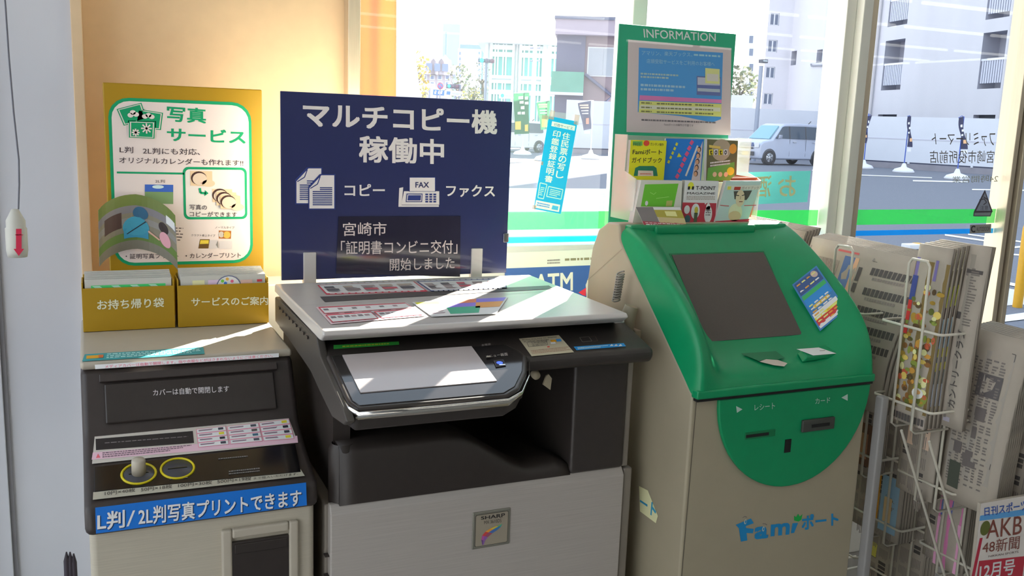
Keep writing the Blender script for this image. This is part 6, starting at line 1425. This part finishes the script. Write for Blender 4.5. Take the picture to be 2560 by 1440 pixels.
for y in (120,152): p = onY(1326,y,58); q = onY(1350,y,58); b.tube([p,q], .05, m_steel, 6)
b.build('cross_arm', t)
t, a = pole('lattice_mast', 'slim distant mast above the dormer house', 'mast', 1116, 200, 80, .25, M('mast_blue', (150,176,206), .6, noise=.04))
def signal(lab, px, Y, gx):
    t = thing('traffic_light', lab, 'traffic light', (onY(gx,200,Y).x, Y, GZ)); p = [onY(x, y, Y) for x, y in px]
    b = MB(); g = onY(gx, px[0][1], Y); b.tube([Vector((g.x,Y,GZ)), Vector((g.x,Y,p[0].z))], .09, m_steel, 8); b.tube([Vector((g.x,Y,p[0].z)), Vector((p[0].x,Y,p[0].z-.2))], .05, m_steel, 6); b.build('pole', t)
    b = MB(); b.box(p[0].x, p[1].x, Y-.15, Y+.1, p[1].z, p[0].z, M('signal_grey', (96,106,130), .5, noise=.04)); hd_ = b.build('signal_head', t, .03)
    w = (p[1].x-p[0].x)/3
    for k, c_ in enumerate(((60,190,180),(120,110,130),(130,96,116))): b = MB(); b.lathe([(0,0),(w*.38,0),(w*.42,.05)], Vector((p[0].x+w*(k+.5),Y-.2,(p[0].z+p[1].z)/2)), M('lens_%d' % k, c_, .2, noise=.02, emit=.6 if k == 0 else 0), 14, (0,1,0)); b.build('lens', hd_)
signal('traffic light hanging before the green glazed building', ((1196,146),(1234,158)), 56, 1216)
signal('traffic light above the copier sign by the round road sign', ((1116,210),(1146,222)), 70, 1150)
def board(name, lab, q, Y, col, draw=None, gx=None):
    t = thing(name, lab, 'road sign', (onY(gx,200,Y).x, Y, GZ)); p = [onY(x, y, Y) for x, y in q]
    b = MB(); b.add(p+[v_+Vector((0,.06,0)) for v_ in p], [(3,2,1,0),(4,5,6,7)]+[(i,(i+1)%4,(i+1)%4+4,i+4) for i in range(4)], M('sign_%d_%d_%d' % col, col, .5, noise=.02)); b.build('sign_face', t)
    b = MB(); g = onY(gx, q[0][1], Y); b.tube([Vector((g.x,Y+.1,GZ)), Vector((g.x,Y+.1,p[0].z))], .06, m_steel, 8); b.build('pole', t)
    if draw: f = face_front(Y-.01, lift=.01); draw(f); f.build('sign_print', t)
board('direction_sign', 'small blue lane arrow sign under the round no-parking sign', [(1084,224),(1111,226),(1110,239),(1083,237)], 62, (70,140,220), lambda f: [f.L([(x,235),(x,229),(x+3,228)], .12, (230,240,246), 1) for x in (1088,1097,1103)], 1094)
board('direction_sign', 'white direction sign with a blue arrow square right of the blue lane sign', [(1114,225),(1164,229),(1163,241),(1113,238)], 62, (226,230,232), lambda f: (f.Q([(1117,228),(1126,229),(1125,237),(1116,236)], (60,110,170), 1), f.G([(1130,231),(1154,233),(1154,238),(1130,236)], 2, (150,160,176), 1, unit=1.)), 1140)
board('direction_sign', 'white direction sign left of the round no-parking sign', [(1063,208),(1088,209),(1088,220),(1063,219)], 63, (232,234,236), lambda f: f.G([(1066,211),(1086,212),(1086,217),(1066,216)], 2, (206,150,150), 1, unit=1.2), 1075)
board('oval_sign', 'pale oval sign with a green dot before the glazed building', [(1248,232),(1282,234),(1284,247),(1248,246)], 58, (226,240,238), lambda f: (f.ell(*f.px(1256,239), .12, .12, (60,170,150), 1), f.G([(1263,237),(1280,238),(1280,243),(1263,242)], 1, (150,206,200), 1, unit=1.5)), 1266)
Y = 61; c = onY(1101, 215, Y); t = thing('round_sign', 'round blue and red no-parking sign above the copier sign', 'road sign', (c.x, Y, GZ))
b = MB(); b.lathe([(0,0),(.21,0),(.21,.03),(0,.03)], c, M('sign_red', (214,60,90), .5, noise=.02), 28, (0,1,0)); fc = b.build('sign_face', t); b = MB(); b.lathe([(0,0),(.165,0),(.165,.02)], c+Vector((0,-.02,0)), M('sign_blue', (90,140,220), .5, noise=.02), 28, (0,1,0)); b.build('blue_disc', fc)
f = face_front(Y-.03); f.line([(c.x-.12,c.z+.12),(c.x+.12,c.z-.12)], .05, (214,60,90), 1); f.build('red_bar', fc); b = MB(); b.tube([Vector((c.x,Y+.06,GZ)), c+Vector((0,.06,0))], .05, m_steel, 8); b.build('pole', t)

# ---------------------------------------------------------------- trees
def tree(lab, px, Y, r, cols, seed, n=420, tall=1.):
    rd = random.Random(seed); c = onY(px[0], px[1], Y); t = thing('street_tree', lab, 'tree', (c.x, Y, GZ))
    b = MB(); b.tube([Vector((c.x,Y,GZ)), Vector((c.x+.1,Y,lerp(GZ,c.z,.6))), c], [.22,.16,.08], M('bark', (110,96,90), .9, noise=.1, nscale=4), 8)
    for k in range(7): a = rd.uniform(0,6.28); b.tube([c-Vector((0,0,r*.6)), c+Vector((math.cos(a)*r*.6, math.sin(a)*r*.6, rd.uniform(-.2,.6)*r))], [.06,.02], MATS['bark'], 5)
    b.build('trunk', t); b = MB()
    for k in range(n):
        while True:
            v_ = Vector((rd.uniform(-1,1), rd.uniform(-1,1), rd.uniform(-1,1)))
            if .3 < v_.length < 1: break
        p = c + Vector((v_.x*r, v_.y*r, v_.z*r*tall)); s_ = rd.uniform(.10,.22)*r/1.6; u = Vector((rd.gauss(0,1),rd.gauss(0,1),rd.gauss(0,1))).normalized(); w = u.orthogonal()
        b.add([p+u*s_, p+w*s_*.7, p-u*s_, p-w*s_*.7], [(0,1,2,3)], M('leaf_%d_%d_%d' % cols[k % len(cols)], cols[k % len(cols)], .7, transl=.35, noise=.05))
    b.build('foliage', t)
YL = [(206,190,60),(220,206,90),(150,140,60),(176,150,60)]; GRc = [(110,120,84),(140,150,120),(96,100,80),(176,170,140)]
tree('autumn tree with yellow leaves right of the thick white post', (1034,192), 42, .85, YL, 1, 300, 1.5)
tree('red-brown leafed tree left of the thick white post', (998,190), 36, .6, [(150,96,70),(190,160,70),(120,90,80),(206,200,190)], 2, 300, 2.0)
tree('pale green tree before the pink tower', (1148,214), 90, 1.5, GRc, 3, 260, 1.5)
tree('dark slender tree beside the green glazed building', (1206,198), 61.5, .6, GRc, 4, 200, 2.6)
tree('low bushy tree under the pink tower, behind the sign top', (1180,246), 51, .7, GRc+YL[:1], 5)
tree('low bushy tree below the dormer house', (1040,246), 70, 1.1, GRc+YL[:2], 6)
tree('round green tree seen above the hoarding beside the information board', (1850,215), 90, 2.4, GRc, 7)

# orange cloth hanging just outside the glass, left edge of the window
q = [(870,-60),(975,-60),(992,240),(884,420)]
m_or = M('orange_cloth', (252,140,62), .8, transl=.65, noise=.06, nscale=3, stretch=(6,6,.6))
YO = 2.62; xl = onY(872, 120, YO).x; rows = []
for i in range(13):
    v_ = i/12; z = lerp(.52, -.45, v_); xr = onY(984, 60, YO).x + .012*v_
    rows.append([Vector((lerp(xl-.05, xr, j/28), YO + .006*math.sin(j*.6+.5*math.sin(v_*4)) + .01*math.sin(j*.37+2*v_), z)) for j in range(29)])
b = MB(); b.grid(rows, m_or); oc = b.build('orange_cloth', None, solid=.001); tag(oc, 'orange cloth hanging outside the glass left of the bright street view', 'cloth')
b = MB(); b.tube([Vector((xl-.1,YO,.53)), Vector((rows[0][-1].x+.03,YO,.53))], .008, m_steel, 8); b.build('hanging_rod', oc)
